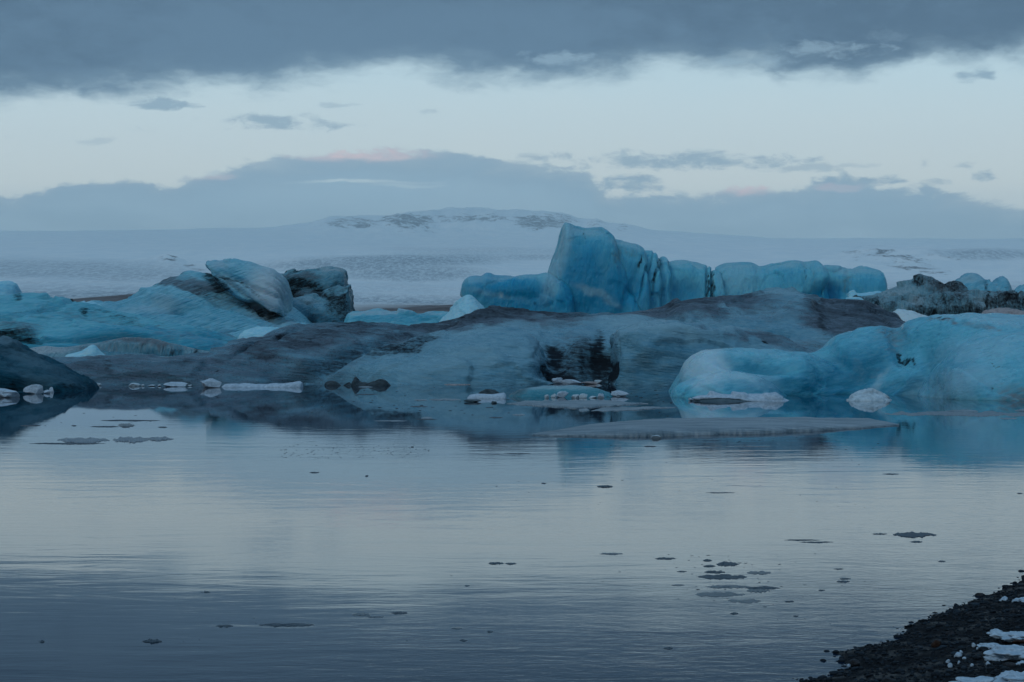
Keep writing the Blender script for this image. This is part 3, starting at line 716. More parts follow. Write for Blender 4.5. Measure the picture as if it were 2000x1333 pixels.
# --- dark teal berg at the left edge
c = sculpt('iceberg', [
    piece([(-300, 756), (-220, 690), (-120, 650), (-60, 652), (0, 662), (16, 664), (27, 670), (38, 682), (70, 693), (122, 709), (157, 725), (180, 741), (190, 770)], 86.5, 4.4, 4, q=1.9, m=4, nx=170),
    piece([(-260, 760), (-100, 715), (0, 705), (60, 712), (120, 730), (170, 762)], 84.5, 2.8, 3, q=2.0, m=3, nx=90)], 0.12, 5,
    disp=[(.35, .3, 4, False), (.12, 1.0, 3, True), ('streak', .12, -14, 3.0, .4), ('facet', 2.0, .15)], dents=[(40, 745, 50, 10, 0, -.7, .7)], mat=M_TEAL, seed=14, warp=10,
    paint={'film': [(60, 712, 110, 12, -14, .15, .8)], 'frost': [(8, 672, 28, 10, -10, .9, .7), (60, 706, 90, 10, -16, .55, .9), (90, 735, 90, 10, -14, .4, .9)], 'ash': [(25, 748, 25, 6, 0, .9, .5), (120, 760, 60, 10, 0, .5, .8)], 'blue': [(60, 750, 140, 20, 0, .4, .8)]})
berg('iceberg', 'dark teal iceberg at the left edge with snow-flecked slopes', c, G_FAR)

# --- low berg behind the grey tail, and the small white peak leaning on it
e = sculpt('iceberg', [
    piece([(30, 700), (46, 684), (60, 680), (88, 676), (120, 676), (158, 672), (185, 668), (210, 664), (235, 661), (259, 660), (287, 661), (310, 665), (332, 671), (385, 681), (412, 687), (425, 700)], 152, 4.5, 5, q=1.6, m=4, nx=170)], 0.2, 3,
    disp=[(.35, .25, 4, False)], dents=[(310, 684, 100, 7, -3, -.8, .6)], mat=M_STAIN, seed=19, warp=8,
    paint={'blue': [(230, 686, 60, 12, 0, .8, .6), (320, 684, 90, 6, -3, .9, .5)], 'film': [(290, 668, 120, 8, -4, .75, .6), (140, 680, 90, 7, 4, .55, .7)], 'frost': [(90, 684, 50, 7, 3, .9, .5)], 'ash': [(340, 684, 70, 3, -3, .45, .6), (382, 684, 8, 4, 0, .7, .5)]})
berg('iceberg', 'low iceberg with grey back and turquoise underside showing behind the grey tail', e, G_FAR)
f = sculpt('iceberg', [piece([(122, 700), (130, 691), (146, 688), (158, 686), (168, 680), (178, 673), (184, 673), (190, 679), (196, 686), (212, 697), (218, 704)], 142, 1.4, 2, q=1.6, m=2.5, nx=60)], 0.12, 2, disp=[(.15, .5, 4, False)], mat=M_PALE, seed=20)
berg('iceberg', 'small pale peaked iceberg in front of the low grey-backed one, left of the middle', f, G_FAR)

# --- long low blue berg at the left
g = sculpt('iceberg', [
    piece([(-200, 640), (-60, 592), (0, 579), (35, 573), (70, 573), (105, 580), (150, 592), (210, 609), (280, 621), (350, 636), (420, 654), (480, 672), (520, 700)], 262, 26, 12, q=1.35, m=4, nx=240),
    piece([(-160, 660), (-60, 634), (0, 632), (60, 640), (90, 650), (150, 652), (220, 648), (290, 650), (350, 660), (420, 672), (450, 690)], 238, 5, 8, q=4.5, m=5, nx=160)], 0.42, 4,
    disp=[(1.0, .07, 4, False), (.25, .3, 3, True), ('streak', .7, -8, 18, 1.3), ('facet', 8.0, .6)], dents=[(180, 665, 140, 6, 0, -1.0, .7), (60, 612, 120, 4, 14, -.8, .8), (300, 640, 120, 4, -12, -.7, .8)], mat=M_STREAK2, seed=24, warp=8,
    paint={'blue': [(180, 664, 190, 15, 2, .75, .5), (390, 672, 60, 12, 0, .85, .5), (80, 600, 130, 14, -4, .15, .8)], 'ash': [(25, 655, 52, 17, -4, .85, .5), (165, 607, 10, 3, -10, .9, .5), (250, 625, 80, 3.5, -14, .45, .7), (35, 577, 8, 4, 0, .7, .5), (400, 660, 60, 4, -16, .35, .8), (60, 600, 60, 2.4, 18, .4, .8)],
           'film': [(260, 638, 200, 9, -13, .5, .8), (120, 620, 140, 7, -4, .36, .8), (20, 637, 70, 8, -6, .6, .6), (460, 664, 60, 12, -16, .6, .7)]})
berg('iceberg', 'long low bright blue iceberg sloping down to the right at the left edge', g, G_FAR)

# --- streaked blue berg with the overhanging slab
HP = [
    piece([(140, 604), (160, 600), (192, 594), (256, 588), (264, 578), (297, 564), (325, 550), (367, 538), (395, 537), (440, 540), (490, 548), (530, 566), (570, 596), (605, 625), (640, 650)], 305, 26, 12, q=1.6, m=4, nx=220),
    piece([(408, 517), (412, 513), (437, 510), (462, 508), (490, 513), (532, 524), (546, 531), (556, 545), (562, 570), (566, 592), (565, 606), (561, 618)], 294, 7.5, 13, bot=[(408, 519), (424, 534), (436, 552), (470, 580), (520, 606), (561, 621)], q=2.6, m=7, nx=120),
    piece([(370, 700), (420, 668), (470, 650), (520, 637), (570, 632), (610, 634), (650, 640), (680, 660), (700, 690)], 272, 8, 8, q=1.7, m=3, nx=120),
    piece([(250, 690), (300, 650), (360, 632), (430, 632), (480, 650), (520, 680)], 284, 6, 8, q=1.6, m=3, nx=80)]
HK = dict(
    disp=[(.6, .08, 4, False), (.2, .35, 3, True), ('streak', .7, -22, 16, 1.2), ('facet', 7.0, .35)],
    dents=[(480, 580, 70, 5, -40, -1.2, .7), (340, 606, 22, 8, 0, -1.2, .7), (500, 560, 60, 4, -24, -.6, .8), (450, 600, 100, 5, -22, -.6, .8), (330, 585, 80, 5, -14, .7, .8)], mat=M_STREAK, warp=8,
    paint={'ash': [(424, 556, 30, 11, -38, 1.0, .5), (445, 543, 36, 4, -12, .8, .6), (500, 604, 24, 5, -16, .95, .5), (535, 616, 20, 6, -16, 1.0, .5), (468, 594, 60, 4, -28, .5, .8), (480, 560, 44, 4, -38, .5, .7), (390, 568, 70, 10, -14, .42, .7), (325, 557, 44, 5, 12, .42, .7), (300, 628, 4, 3, 0, .5, .5)],
           'film': [(365, 556, 76, 13, -6, .85, .5), (440, 590, 110, 12, -24, .38, .8), (530, 628, 70, 10, -14, .6, .7), (420, 650, 100, 8, -4, .3, .8), (545, 640, 50, 6, 0, .5, .7)],
           'blue': [(330, 612, 130, 26, -8, .40, .8), (490, 550, 60, 5, -28, .5, .7), (440, 520, 24, 8, -20, .35, .8), (503, 570, 50, 6, -50, .55, .6), (450, 625, 90, 9, -14, .35, .8), (345, 607, 16, 6, 0, .8, .5)],
           'frost': [(525, 565, 40, 50, 20, 1.0, .7), (430, 515, 22, 6, 5, .5, .7), (300, 600, 60, 12, 10, .35, .8), (540, 600, 26, 18, 0, .5, .8), (470, 560, 60, 12, -30, .35, .8)]})
h = sculpt('iceberg', [HP[0], HP[2], HP[3]], 0.40, 3, seed=28, **HK)
sculpt('ice_slab', [HP[1]], 0.33, 3, seed=29, parent=h, **HK)
berg('iceberg', 'streaked blue iceberg with a sharp overhanging slab on its crest', h, G_FAR)
IP = [
    piece([(530, 555), (545, 540), (552, 532), (574, 530), (619, 532), (632, 528), (651, 524), (660, 526), (677, 531), (679, 542), (675, 562)], 318, 6, 8, bot=[(530, 560), (560, 578), (620, 574), (675, 566)], q=2.6, m=6, nx=90),
    piece([(545, 600), (560, 577), (575, 574), (600, 571), (620, 571), (645, 566), (662, 561), (676, 561), (683, 554), (688, 553), (694, 562), (700, 585), (700, 605), (694, 630), (690, 650)], 310, 9, 10, q=2.6, m=5, nx=110),
    piece([(540, 620), (580, 575), (640, 570), (680, 575), (690, 640)], 322, 4, 6, q=2.5, nx=50)]
IK = dict(
    disp=[(.6, .12, 4, False), (.2, .5, 3, True), ('streak', .4, -14, 8, 1.0), ('facet', 4.5, .8)], dents=[(590, 572, 60, 4, 0, -1.8, .6), (575, 557, 40, 6, -4, -1.2, .6), (680, 600, 3, 44, -6, -.8, .6), (600, 610, 50, 14, 0, .7, .8)], mat=M_BAND, warp=7,
    paint={'ash': [(590, 556, 42, 10, -8, 1.0, .5), (566, 568, 22, 10, 0, 1.0, .5), (570, 532, 26, 3, 0, .9, .5), (604, 532, 20, 2, 0, .8, .5), (662, 598, 26, 34, 22, .82, .6), (640, 578, 40, 6, -14, .8, .5), (697, 595, 6, 22, 0, .9, .5), (672, 574, 14, 8, 0, .85, .5), (625, 567, 36, 3, 0, .6, .6), (680, 560, 20, 4, 10, .4, .6), (645, 628, 60, 12, 0, .42, .7)],
           'film': [(590, 543, 44, 7, -2, .8, .6), (600, 574, 50, 5, 0, .75, .6), (660, 580, 36, 20, 20, .5, .8)],
           'blue': [(650, 550, 30, 14, 0, .35, .8), (595, 612, 44, 26, 10, .55, .7), (640, 630, 50, 14, 0, .7, .7), (693, 590, 8, 40, 0, .3, .8)],
           'frost': [(650, 530, 26, 5, 0, .7, .6), (590, 590, 30, 10, -10, .4, .8)]})
i2 = sculpt('iceberg', [IP[1], IP[2]], 0.34, 3, seed=33, **IK)
sculpt('ice_block', [IP[0]], 0.34, 3, seed=34, parent=i2, **IK)
berg('iceberg', 'blocky blue iceberg with black ash bands right of the streaked overhanging one', i2, G_FAR)
for nm_, tp, D_, tf_, vx, mt, sd, lb, pt in [
    ('iceberg', [(462, 690), (468, 672), (471, 659), (478, 650), (490, 645), (515, 643), (542, 644), (570, 652), (610, 680)], 200, 4, .22, M_PALE, 41, 'small smooth bright blue-white iceberg tucked behind the rise of the grey one', None),
    ('iceberg', [(660, 650), (680, 612), (694, 607), (720, 606), (745, 606), (787, 611), (820, 613), (838, 610), (852, 607), (868, 609), (890, 615), (920, 650)], 268, 7, .3, M_STREAK2, 42, 'low flat blue iceberg between the black-banded one and the pale pyramid', {'blue': [(770, 622, 120, 8, 0, .5, .6)], 'frost': [(760, 610, 110, 4, 0, .6, .6)]}),
    ('iceberg', [(845, 648), (866, 622), (890, 597), (906, 581), (912, 577), (918, 577), (926, 582), (940, 597), (955, 612), (968, 624), (985, 648)], 200, 5.5, .2, M_PALE, 43, 'pale smooth pyramid-shaped iceberg in front of the tall blue one', None),
    ('iceberg', [(-90, 600), (-60, 565), (-20, 553), (0, 552), (20, 551), (31, 555), (37, 566), (44, 600)], 292, 6, .4, M_PALE, 44, 'pale blue block of ice at the far left edge above the long blue one', {'blue': [(0, 565, 40, 10, 0, .5, .7)]}),
    ('iceberg', [(140, 612), (150, 593), (160, 590), (176, 590), (186, 593), (200, 600), (214, 620)], 292, 4, .35, M_PALE, 45, 'thin pale rim of ice behind the long blue iceberg below the moraine', None),
    ('iceberg', [(1645, 606), (1656, 580), (1662, 571), (1672, 568), (1690, 568), (1712, 571), (1740, 575), (1765, 590), (1780, 610)], 206, 4, .25, M_PALE, 46, 'small pale tongue of ice left of the ash-stained iceberg', {'blue': [(1720, 578, 40, 8, 0, .3, .8)]}),
    ('iceberg', [(1580, 610), (1600, 592), (1612, 587), (1640, 583), (1668, 583), (1690, 590), (1710, 610)], 160, 3, .2, M_PALE, 47, 'thin pale sliver of ice on the skyline of the grey iceberg under the blue blocks', None),
    ('iceberg', [(1848, 600), (1858, 560), (1866, 549), (1876, 541), (1888, 536), (1900, 535), (1909, 537), (1917, 543), (1922, 549), (1927, 546), (1931, 544), (1936, 549), (1941, 552), (1946, 542), (1954, 538), (1961, 539), (1968, 546), (1974, 562), (1984, 600)], 236, 5, .26, M_SOFT, 48, 'rounded light blue iceberg with two humps behind the ash-stained one', {'ash': [(1927, 562, 4, 10, -15, .75, .6), (1905, 566, 3, 7, 0, .6, .6), (1960, 562, 14, 1.5, -20, .5, .6)], 'frost': [(1890, 545, 30, 8, 0, .4, .8)]}),
    ('iceberg', [(1955, 610), (1975, 578), (1985, 562), (2000, 554), (2040, 550), (2080, 560), (2130, 600)], 262, 6, .4, M_SOFT, 49, 'light blue iceberg cut by the right edge behind the ash-stained one', None),
    ('iceberg', [(1728, 660), (1742, 616), (1750, 608), (1758, 606), (1780, 610), (1800, 617), (1825, 626), (1855, 640), (1890, 670)], 128, 4, .15, M_PALE, 50, 'white snowy iceberg in the gap between the grey and the big blue ones', {'frost': [(1780, 630, 60, 30, 0, .8, .5)]}),
    ('iceberg', [(1908, 640), (1920, 610), (1928, 604), (1945, 602), (1980, 605), (2010, 610), (2060, 630)], 122, 2.5, .15, M_BROWN, 51, 'narrow dusty grey slab of ice behind the crest of the big blue iceberg', None),
    ('iceberg', [(966, 640), (976, 618), (984, 610), (994, 606), (1006, 606), (1018, 611), (1026, 618), (1036, 640)], 138, 2, .12, M_BROWN, 52, 'dusty grey-brown mound of ice peeping over the grey iceberg near the pyramid', None),
    ('ice_chunk', [(1034, 632), (1040, 617), (1046, 615), (1054, 617), (1060, 632)], 132, .6, .07, M_PALE, 53, 'tiny white ice tip on the skyline right of the dusty mound', None),
    ('ice_chunk', [(1100, 630), (1108, 617), (1118, 613), (1128, 613), (1136, 618), (1142, 630)], 121, .8, .08, M_BLACKICE, 54, 'small black ash-covered lump on the skyline below the tall blue iceberg', None),
    ('ice_chunk', [(108, 606), (120, 590), (130, 587), (142, 588), (152, 593), (160, 606)], 296, 2.5, .25, M_BLACKICE, 55, 'dark ash mound on the skyline below the left end of the moraine', None),
    ('ice_chunk', [(630, 756), (637, 747), (650, 745), (658, 748), (667, 756)], 92.3, .7, .06, M_BLACKICE, 56, 'low black lump at the waterline left of the spiked one', None),
    ('ice_chunk', [(668, 756), (678, 750), (688, 748), (690, 740), (694, 737), (699, 743), (704, 747), (718, 748), (728, 744), (742, 741), (752, 744), (757, 748), (764, 756)], 92.3, .8, .06, M_BLACKICE, 57, 'dark green lump of ice with a small spike at the foot of the grey iceberg', None),
    ('ice_chunk', [(930, 776), (938, 765), (948, 761), (960, 762), (970, 765), (985, 774)], 79, .7, .05, M_BLACKICE, 58, 'low dark bump of ice behind the white bar left of the turquoise lens', None),
]:
    ob = sculpt(nm_, [piece(tp, D_, tf_, tf_ * 1.3, q=1.9, m=3, nx=90)], vx, 2, disp=[(vx * 1.2, .12 / vx, 4, False), (vx * .4, .5 / vx, 2, True), ('facet', vx * 12, vx * 1.0)], mat=mt, seed=sd, warp=5, paint=pt)
    tag(ob, lb, 'iceberg' if nm_ == 'iceberg' else 'ice chunk', G_FAR if nm_ == 'iceberg' else 'ice chunks round the icebergs')

# --- tall blue berg
def flutes(px, py, co, no):
    v = fbm(np.stack([px * .035 + (py - 500) * .012, py * .004, co[:, 1] * .02], 1), 1.0, 4, 77)
    return .15 * v * np.clip((px - 1040) / 80, 0.2, 1)
L = [
    piece([(901, 572), (904, 556), (909, 546), (917, 540), (930, 539), (942, 540), (948, 534), (953, 533), (960, 536), (968, 539), (985, 540), (1000, 541), (1012, 538), (1025, 535), (1050, 534), (1058, 532), (1066, 531), (1080, 536), (1120, 560)], 322, 8, 10,
          bot=[(901, 576), (908, 584), (935, 600), (960, 616), (1000, 650), (1120, 680)], q=3.4, m=6, nx=150),
    piece([(1050, 600), (1066, 548), (1073, 530), (1079, 512), (1092, 476), (1099, 446), (1104, 437), (1111, 439), (1122, 446), (1140, 450), (1158, 448), (1172, 447), (1184, 453), (1193, 460), (1198, 469), (1206, 495), (1226, 540), (1250, 600)], 330, 12, 12, q=3.2, m=14, nx=160),
    piece([(1175, 560), (1190, 470), (1200, 468), (1213, 472), (1227, 476), (1243, 480), (1251, 485), (1255, 494), (1258, 520), (1262, 600)], 334, 13.5, 12, q=3.2, m=14, nx=90),
    piece([(1238, 560), (1250, 496), (1257, 490), (1270, 489), (1277, 494), (1280, 506), (1282, 540), (1284, 600)], 337, 14, 11, q=3, m=12, nx=60),
    piece([(1268, 580), (1278, 512), (1284, 506), (1292, 502), (1298, 502), (1299, 512), (1297, 540), (1300, 600)], 339, 13, 10, q=3, m=12, nx=60),
    piece([(1278, 600), (1292, 522), (1303, 512), (1318, 508), (1336, 508), (1348, 511), (1360, 513), (1380, 519), (1391, 525), (1402, 533), (1412, 600)], 342, 13, 10, q=3.2, m=14, nx=110),
    piece([(1376, 600), (1384, 534), (1396, 524), (1416, 516), (1448, 514), (1464, 517), (1480, 522), (1490, 522), (1504, 518), (1540, 512), (1570, 513), (1580, 511), (1588, 510), (1594, 514), (1602, 524), (1616, 600)], 346, 14, 10, q=3.2, m=14, nx=170),
    piece([(1572, 600), (1582, 530), (1600, 521), (1632, 521), (1650, 524), (1658, 526), (1672, 522), (1686, 522), (1700, 525), (1712, 530), (1720, 538), (1723, 548), (1721, 560), (1715, 600)], 350, 13, 10, q=3.2, m=12, nx=120),
    piece([(960, 660), (1000, 615), (1060, 590), (1120, 570), (1180, 582), (1220, 605), (1250, 660)], 322, 5, 8, q=2.0, m=3, nx=150),
]
LK = dict(disp=[(.3, .10, 4, False), (.12, .5, 3, False), ('facet', (7.0, 7.0, 12.0), .32), ('facet', (2.6, 2.6, 3.6), .12)],
           dents=[(1262, 535, 2.5, 50, -18, -.9, .6), (1283, 530, 2, 45, -14, -1.2, .5), (1232, 575, 9, 60, -22, -.6, .8), (1382, 555, 2, 50, 0, -1.0, .5), (1393, 560, 3, 50, 0, -1.4, .5), (1480, 560, 6, 50, 0, -.3, .8), (1575, 560, 5, 60, 4, -.3, .8), (1615, 575, 36, 22, 20, -1.6, .6), (1655, 560, 4, 50, 0, -.25, .8),
                  (1010, 560, 40, 14, 0, .7, .8), (1340, 570, 30, 26, 0, -.9, .8)],
           fn=flutes, mat=M_DEEP, warp=7,
           paint={'blue': [(1140, 530, 54, 60, -12, 1.1, .8), (1010, 578, 110, 36, -12, 1.1, .7), (1210, 570, 66, 54, -20, .95, .8), (1150, 590, 120, 26, 0, 1.1, .7), (1338, 568, 32, 24, 0, .75, .6), (1616, 572, 38, 22, 10, .95, .5), (1690, 560, 34, 22, 0, .45, .8), (1540, 540, 50, 24, 0, .2, .8), (1050, 555, 60, 16, 0, .5, .8)],
                  'frost': [(1106, 460, 14, 50, -14, .7, .8), (1084, 520, 16, 60, -16, .75, .8), (925, 545, 30, 10, 0, .5, .7), (960, 575, 60, 6, -12, .35, .8), (1160, 570, 40, 8, -20, .6, .6), (980, 577, 5, 7, 0, .9, .5), (1195, 590, 20, 6, -20, .5, .7), (1440, 540, 40, 36, 0, .4, .9), (1340, 513, 50, 7, -6, .6, .9), (1440, 520, 46, 8, 0, .6, .9), (1540, 517, 46, 7, 4, .6, .9), (1660, 527, 60, 7, -4, .6, .9), (1145, 452, 44, 7, 0, .6, .9), (1225, 478, 30, 7, -14, .6, .9), (1000, 543, 80, 6, 4, .5, .9)],
                  'film': [(1205, 500, 10, 16, 0, .6, .7), (1440, 555, 50, 36, 0, .42, .9), (1100, 480, 14, 60, -14, .35, .8), (1585, 540, 12, 34, 0, .35, .8), (1655, 545, 12, 30, 0, .5, .8), (1230, 490, 24, 14, -10, .4, .8)],
                  'ash': [(1251, 510, 3, 12, -18, 1.0, .5), (1281, 530, 2.2, 26, -14, 1.0, .5), (1383, 560, 2.0, 36, 0, 1.0, .5), (1393, 556, 3.6, 36, 0, .85, .6), (1141, 460, 1.4, 10, 0, .6, .6), (1047, 594, 4, 4, 0, .6, .6), (1480, 540, 2, 24, 0, .3, .8), (1572, 530, 2.5, 20, 0, .4, .8)]})  # mostly cracks between the blocks, their shade painted into the colour
l = sculpt('iceberg', [L[0], L[8]], 0.28, 2, seed=37, **LK)
for k_, (nm_, i_) in enumerate([('ice_tower', 1), ('ice_slab', 2), ('ice_slab', 3), ('ice_slab', 4), ('ice_block', 5), ('ice_block', 6), ('ice_block', 7)]):
    sculpt(nm_, [L[i_]], 0.26, 2, seed=137 + k_, parent=l, **LK)
berg('iceberg', 'tall blue iceberg with a leaning tower and a row of blocks behind the grey one', l, G_FAR)

# --- ash-stained berg at the right
RP = [
    piece([(1630, 612), (1660, 592), (1700, 583), (1732, 574), (1760, 560), (1778, 548), (1788, 543), (1800, 543), (1824, 546), (1856, 554), (1876, 563), (1890, 572), (1904, 580), (1920, 600)], 193, 6, 6, q=1.9, m=4, nx=150),
    piece([(1640, 615), (1690, 590), (1730, 588), (1780, 584), (1830, 578), (1870, 571), (1904, 569), (1940, 570), (1974, 572), (1985, 578), (1994, 592), (2002, 615), (2008, 640)], 188, 4.5, 7, q=2.8, m=6, nx=180)]
RK = dict(
    disp=[(.5, .22, 4, False), (.18, .8, 3, True), ('facet', 2.6, .5)], dents=[(1850, 584, 80, 3, -2, -.8, .6), (1720, 600, 4, 20, 0, -.6, .6), (1880, 600, 10, 40, 0, -.4, .8)], mat=M_STAIN, warp=9,
    paint={'ash': [(1815, 552, 44, 12, -10, .62, .6), (1860, 560, 36, 12, -16, .66, .6), (1850, 590, 60, 26, 0, .62, .7), (1965, 590, 44, 24, -6, .78, .6), (1700, 596, 50, 12, -4, .72, .6), (1715, 605, 9, 24, 0, .8, .6), (1880, 612, 50, 20, 0, .85, .6), (1820, 612, 44, 12, -6, .85, .5), (1792, 550, 10, 10, 0, .7, .6), (1770, 590, 44, 8, 0, .4, .8), (1930, 582, 4, 22, 0, .75, .6)],
           'film': [(1840, 558, 60, 14, -12, .7, .7), (1780, 600, 60, 20, 0, .3, .8), (1960, 585, 50, 24, 0, .6, .7)], 'frost': [(1790, 592, 16, 12, 0, .5, .8), (1750, 575, 30, 8, 20, .4, .8), (1920, 595, 20, 20, 0, .4, .8)]})
r_ = sculpt('iceberg', [RP[1]], 0.2, 3, seed=61, **RK)
sculpt('ice_ridge', [RP[0]], 0.2, 3, seed=62, parent=r_, **RK)
berg('iceberg', 'craggy iceberg stained with black ash at the right below two pale humps', r_, G_FAR)

# --- small bergs floating close in
u = sculpt('iceberg', [piece([(988, 782), (996, 771), (1014, 761), (1040, 756), (1065, 753), (1125, 753), (1150, 756), (1170, 760), (1191, 768), (1205, 778)], 77.0, 1.4, 1.6, q=1.9, m=2.4, nx=120)], 0.05, 3,
           disp=[(.05, 1.2, 3, False)], mat=ice_mat('turquoise_ice', pale=(.05, .26, .34), deep=(.004, .16, .23), film=(.10, .15, .18), frost=(.26, .42, .49), ang=5, stretch=4, size=.8, bump=.3, frk=.4), seed=64, warp=4,
           paint={'blue': [(1100, 776, 110, 14, 0, .9, .6)], 'film': [(1010, 768, 26, 10, 20, .6, .7)], 'frost': [(1080, 756, 100, 5, 0, .55, .7)]})
berg('iceberg', 'low turquoise lens-shaped iceberg with a row of white lumps before it', u, G_FAR)
w_ = sculpt('iceberg', [piece([(1652, 784), (1658, 776), (1666, 770), (1676, 766), (1688, 763), (1697, 761), (1706, 762), (1716, 764), (1727, 766), (1732, 772), (1736, 778), (1742, 785)], 72.6, .7, .8, q=2.2, m=3, nx=70),
                        piece([(1660, 786), (1672, 777), (1700, 775), (1722, 776), (1732, 786)], 72.0, .4, .5, q=2.2, m=3, nx=30)], 0.03, 2, disp=[(.07, 1.8, 4, False), (.03, 5, 3, True), ('facet', .45, .10)], mat=M_CHUNK, seed=66, warp=2,
            paint={})
berg('iceberg', 'small white snow-dusted iceberg in front of the big blue one', w_, G_FAR)
sf = sculpt('snow_floe', [piece([(1340, 794), (1346, 782), (1356, 777), (1374, 773), (1410, 772), (1460, 777), (1510, 784), (1550, 794)], 72.0, 1.15, 1.2, q=2.4, m=3, nx=100)], 0.04, 2, disp=[(.05, 1.5, 3, False)], mat=M_DARKICE, seed=68)
tag(sf, 'dark ice slab under a rough snow crust, floating before the big blue iceberg', 'ice floe')
sc_ = sculpt('snow_crust', [
    piece([(1342, 783), (1352, 778), (1362, 774), (1378, 772), (1400, 770), (1424, 771), (1440, 770), (1480, 770), (1510, 774), (1536, 782), (1548, 788)], 72.0, .72, .9, bot=[(1342, 781), (1372, 777), (1400, 777), (1440, 779), (1454, 784), (1500, 786), (1548, 786)], q=2.0, m=4, nx=120),
    piece([(1381, 769), (1386, 762), (1392, 763), (1402, 767), (1420, 770)], 71.7, .25, .3, bot=[(1381, 775), (1420, 775)], q=2, nx=30),
    piece([(1426, 770), (1430, 764), (1452, 765), (1462, 770)], 71.7, .35, .3, bot=[(1426, 776), (1462, 776)], q=2, nx=30),
    piece([(1484, 772), (1492, 766), (1514, 767), (1530, 776)], 71.7, .35, .3, bot=[(1484, 780), (1530, 782)], q=2, nx=30)], 0.03, 1, disp=[(.07, 2.2, 4, False)], mat=M_SNOW, seed=69, parent=sf)

# ------------------------------------------------------------------ loose ice lumps (x0, x1, ytop, ybase, seed, facets, material, label)
def chunk(x0, x1, yt, yb, seed, facets, mat, label, group='ice chunks round the icebergs', deep=.6, tilt=0.0, name='ice_chunk', sub=4, cat='ice chunk'):
    D = HC * FPX / (yb - YH); w = (x1 - x0) / FPX * D; hh = (yb - yt) / FPX * D
    o = lump(name, seed, (w / 2 * 1.15, max(w * deep / 2, .05), hh * .60), mat, facets + 3, .42, 3, stretch=1.9)
    o.data.polygons.foreach_set('use_smooth', [False] * len(o.data.polygons))
    o.location = (((x0 + x1) / 2 - 1000) / FPX * D, D + w * deep * .3, hh * .42)
    o.rotation_euler = (0, tilt, 0)
    return tag(o, label, cat, group)


W = M_SNOW; K_ = M_CHUNK
for a_ in [
    (-22, 42, 757, 777, 1, 6, W, 'large white lump cut by the left edge before the dark teal iceberg'),
    (45, 82, 752, 770, 2, 6, W, 'jagged white lump second from the left edge'),
    (82, 99, 762, 769, 3, 4, W, 'low white bit between the jagged lump and the one beside it'),
    (95, 106, 757, 767, 4, 4, W, 'small upright white lump third from the left edge'),
    (111, 127, 754, 764, 5, 5, W, 'isolated white lump with a square top off the dark teal iceberg'),
    (251, 273, 748, 755, 6, 4, K_, 'flat grey-white lump at the grey iceberg foot, leftmost of that row'),
    (275, 283, 751, 755, 7, 3, K_, 'tiny white bit just right of the flat grey-white lump'),
    (290, 306, 752, 755, 8, 3, K_, 'low pair-like white bit in the row below the grey tail'),
    (308, 315, 751, 755, 9, 3, K_, 'tiny round white bit left of the boat-shaped piece'),
    (322, 366, 746, 756, 10, 5, W, 'white boat-shaped piece below the grey tail'),
    (364, 377, 752, 755, 11, 3, K_, 'small flat bit right of the boat-shaped piece'),
    (389, 442, 741, 758, 12, 4, W, 'biggest smooth white lump at the left end of the long white bar'),
    (886, 912, 740, 749, 13, 5, W, 'slanting white slab beside the brownish flat floe'),
    (1079, 1102, 738, 750, 14, 6, W, 'square white block below the black hollow'),
    (1098, 1136, 741, 751, 15, 5, W, 'long white piece right of the square block below the hollow'),
    (1134, 1166, 746, 751, 16, 4, M_BROWN, 'dusty low bit right of the white pieces below the hollow'),
    (1161, 1178, 742, 749, 17, 4, K_, 'small pointed white bit under the right side of the hollow'),
    (1219, 1241, 738, 750, 18, 5, W, 'leaning white shard of the pair right of the hollow'),
    (1231, 1255, 741, 750, 19, 4, W, 'rounded white lump of the pair right of the hollow'),
    (1267, 1323, 743, 750, 20, 4, K_, 'flat white piece close left of the big blue iceberg'),
    (1064, 1072, 770, 778, 21, 4, K_, 'leftmost tiny white lump before the turquoise lens'),
    (1076, 1087, 769, 777, 22, 4, K_, 'second white lump from the left before the turquoise lens'),
    (1088, 1111, 765, 777, 23, 5, W, 'tallest white lump before the turquoise lens'),
    (1115, 1134, 771, 778, 24, 4, K_, 'white lump just right of the tallest before the turquoise lens'),
    (1131, 1149, 770, 778, 25, 4, K_, 'fifth white lump before the turquoise lens, joined to the fourth'),
    (1150, 1166, 774, 778, 26, 3, K_, 'lowest white bit before the right half of the turquoise lens'),
    (1165, 1182, 769, 778, 27, 5, W, 'peaked white lump farthest right before the turquoise lens'),
    (1190, 1226, 764, 775, 28, 5, W, 'white wedge at the right tip of the turquoise lens'),
    (908, 937, 780, 786, 30, 3, M_DARKICE, 'dark lump just below the white bar left of the turquoise lens'),
    (958, 970, 784, 788, 31, 3, M_DARKICE, 'tiny dark lump right of the one below the white bar'),
    (1274, 1293, 850, 857, 32, 4, K_, 'round dusty lump against the front edge of the longest floe'),
    (185, 197, 749, 754, 33, 3, K_, 'tiny pale bit where the teal and the grey icebergs meet'),
]:
    chunk(*a_)
bar = sculpt('ice_chunk', [piece([(432, 758), (440, 751), (455, 749), (480, 750), (500, 751), (530, 749), (560, 748), (586, 745), (591, 747), (592, 758)], 89.8, .45, .5, zmin=-.1, q=2.2, m=6, nx=100)], 0.035, 1, disp=[(.05, 2.0, 3, False)], mat=M_SNOW, seed=71)
tag(bar, 'long white bar of ice with an upturned right end below the grey iceberg', 'ice chunk', 'ice chunks round the icebergs')

bar2 = sculpt('ice_chunk', [piece([(912, 778), (918, 771), (932, 769), (950, 770), (970, 769), (984, 767), (988, 771), (989, 778)], 74.6, .32, .4, zmin=-.1, q=2.2, m=6, nx=70)], 0.03, 1, disp=[(.04, 2.5, 3, False)], mat=M_SNOW, seed=72)
tag(bar2, 'long white bar of ice left of the turquoise lens', 'ice chunk', 'ice chunks round the icebergs')

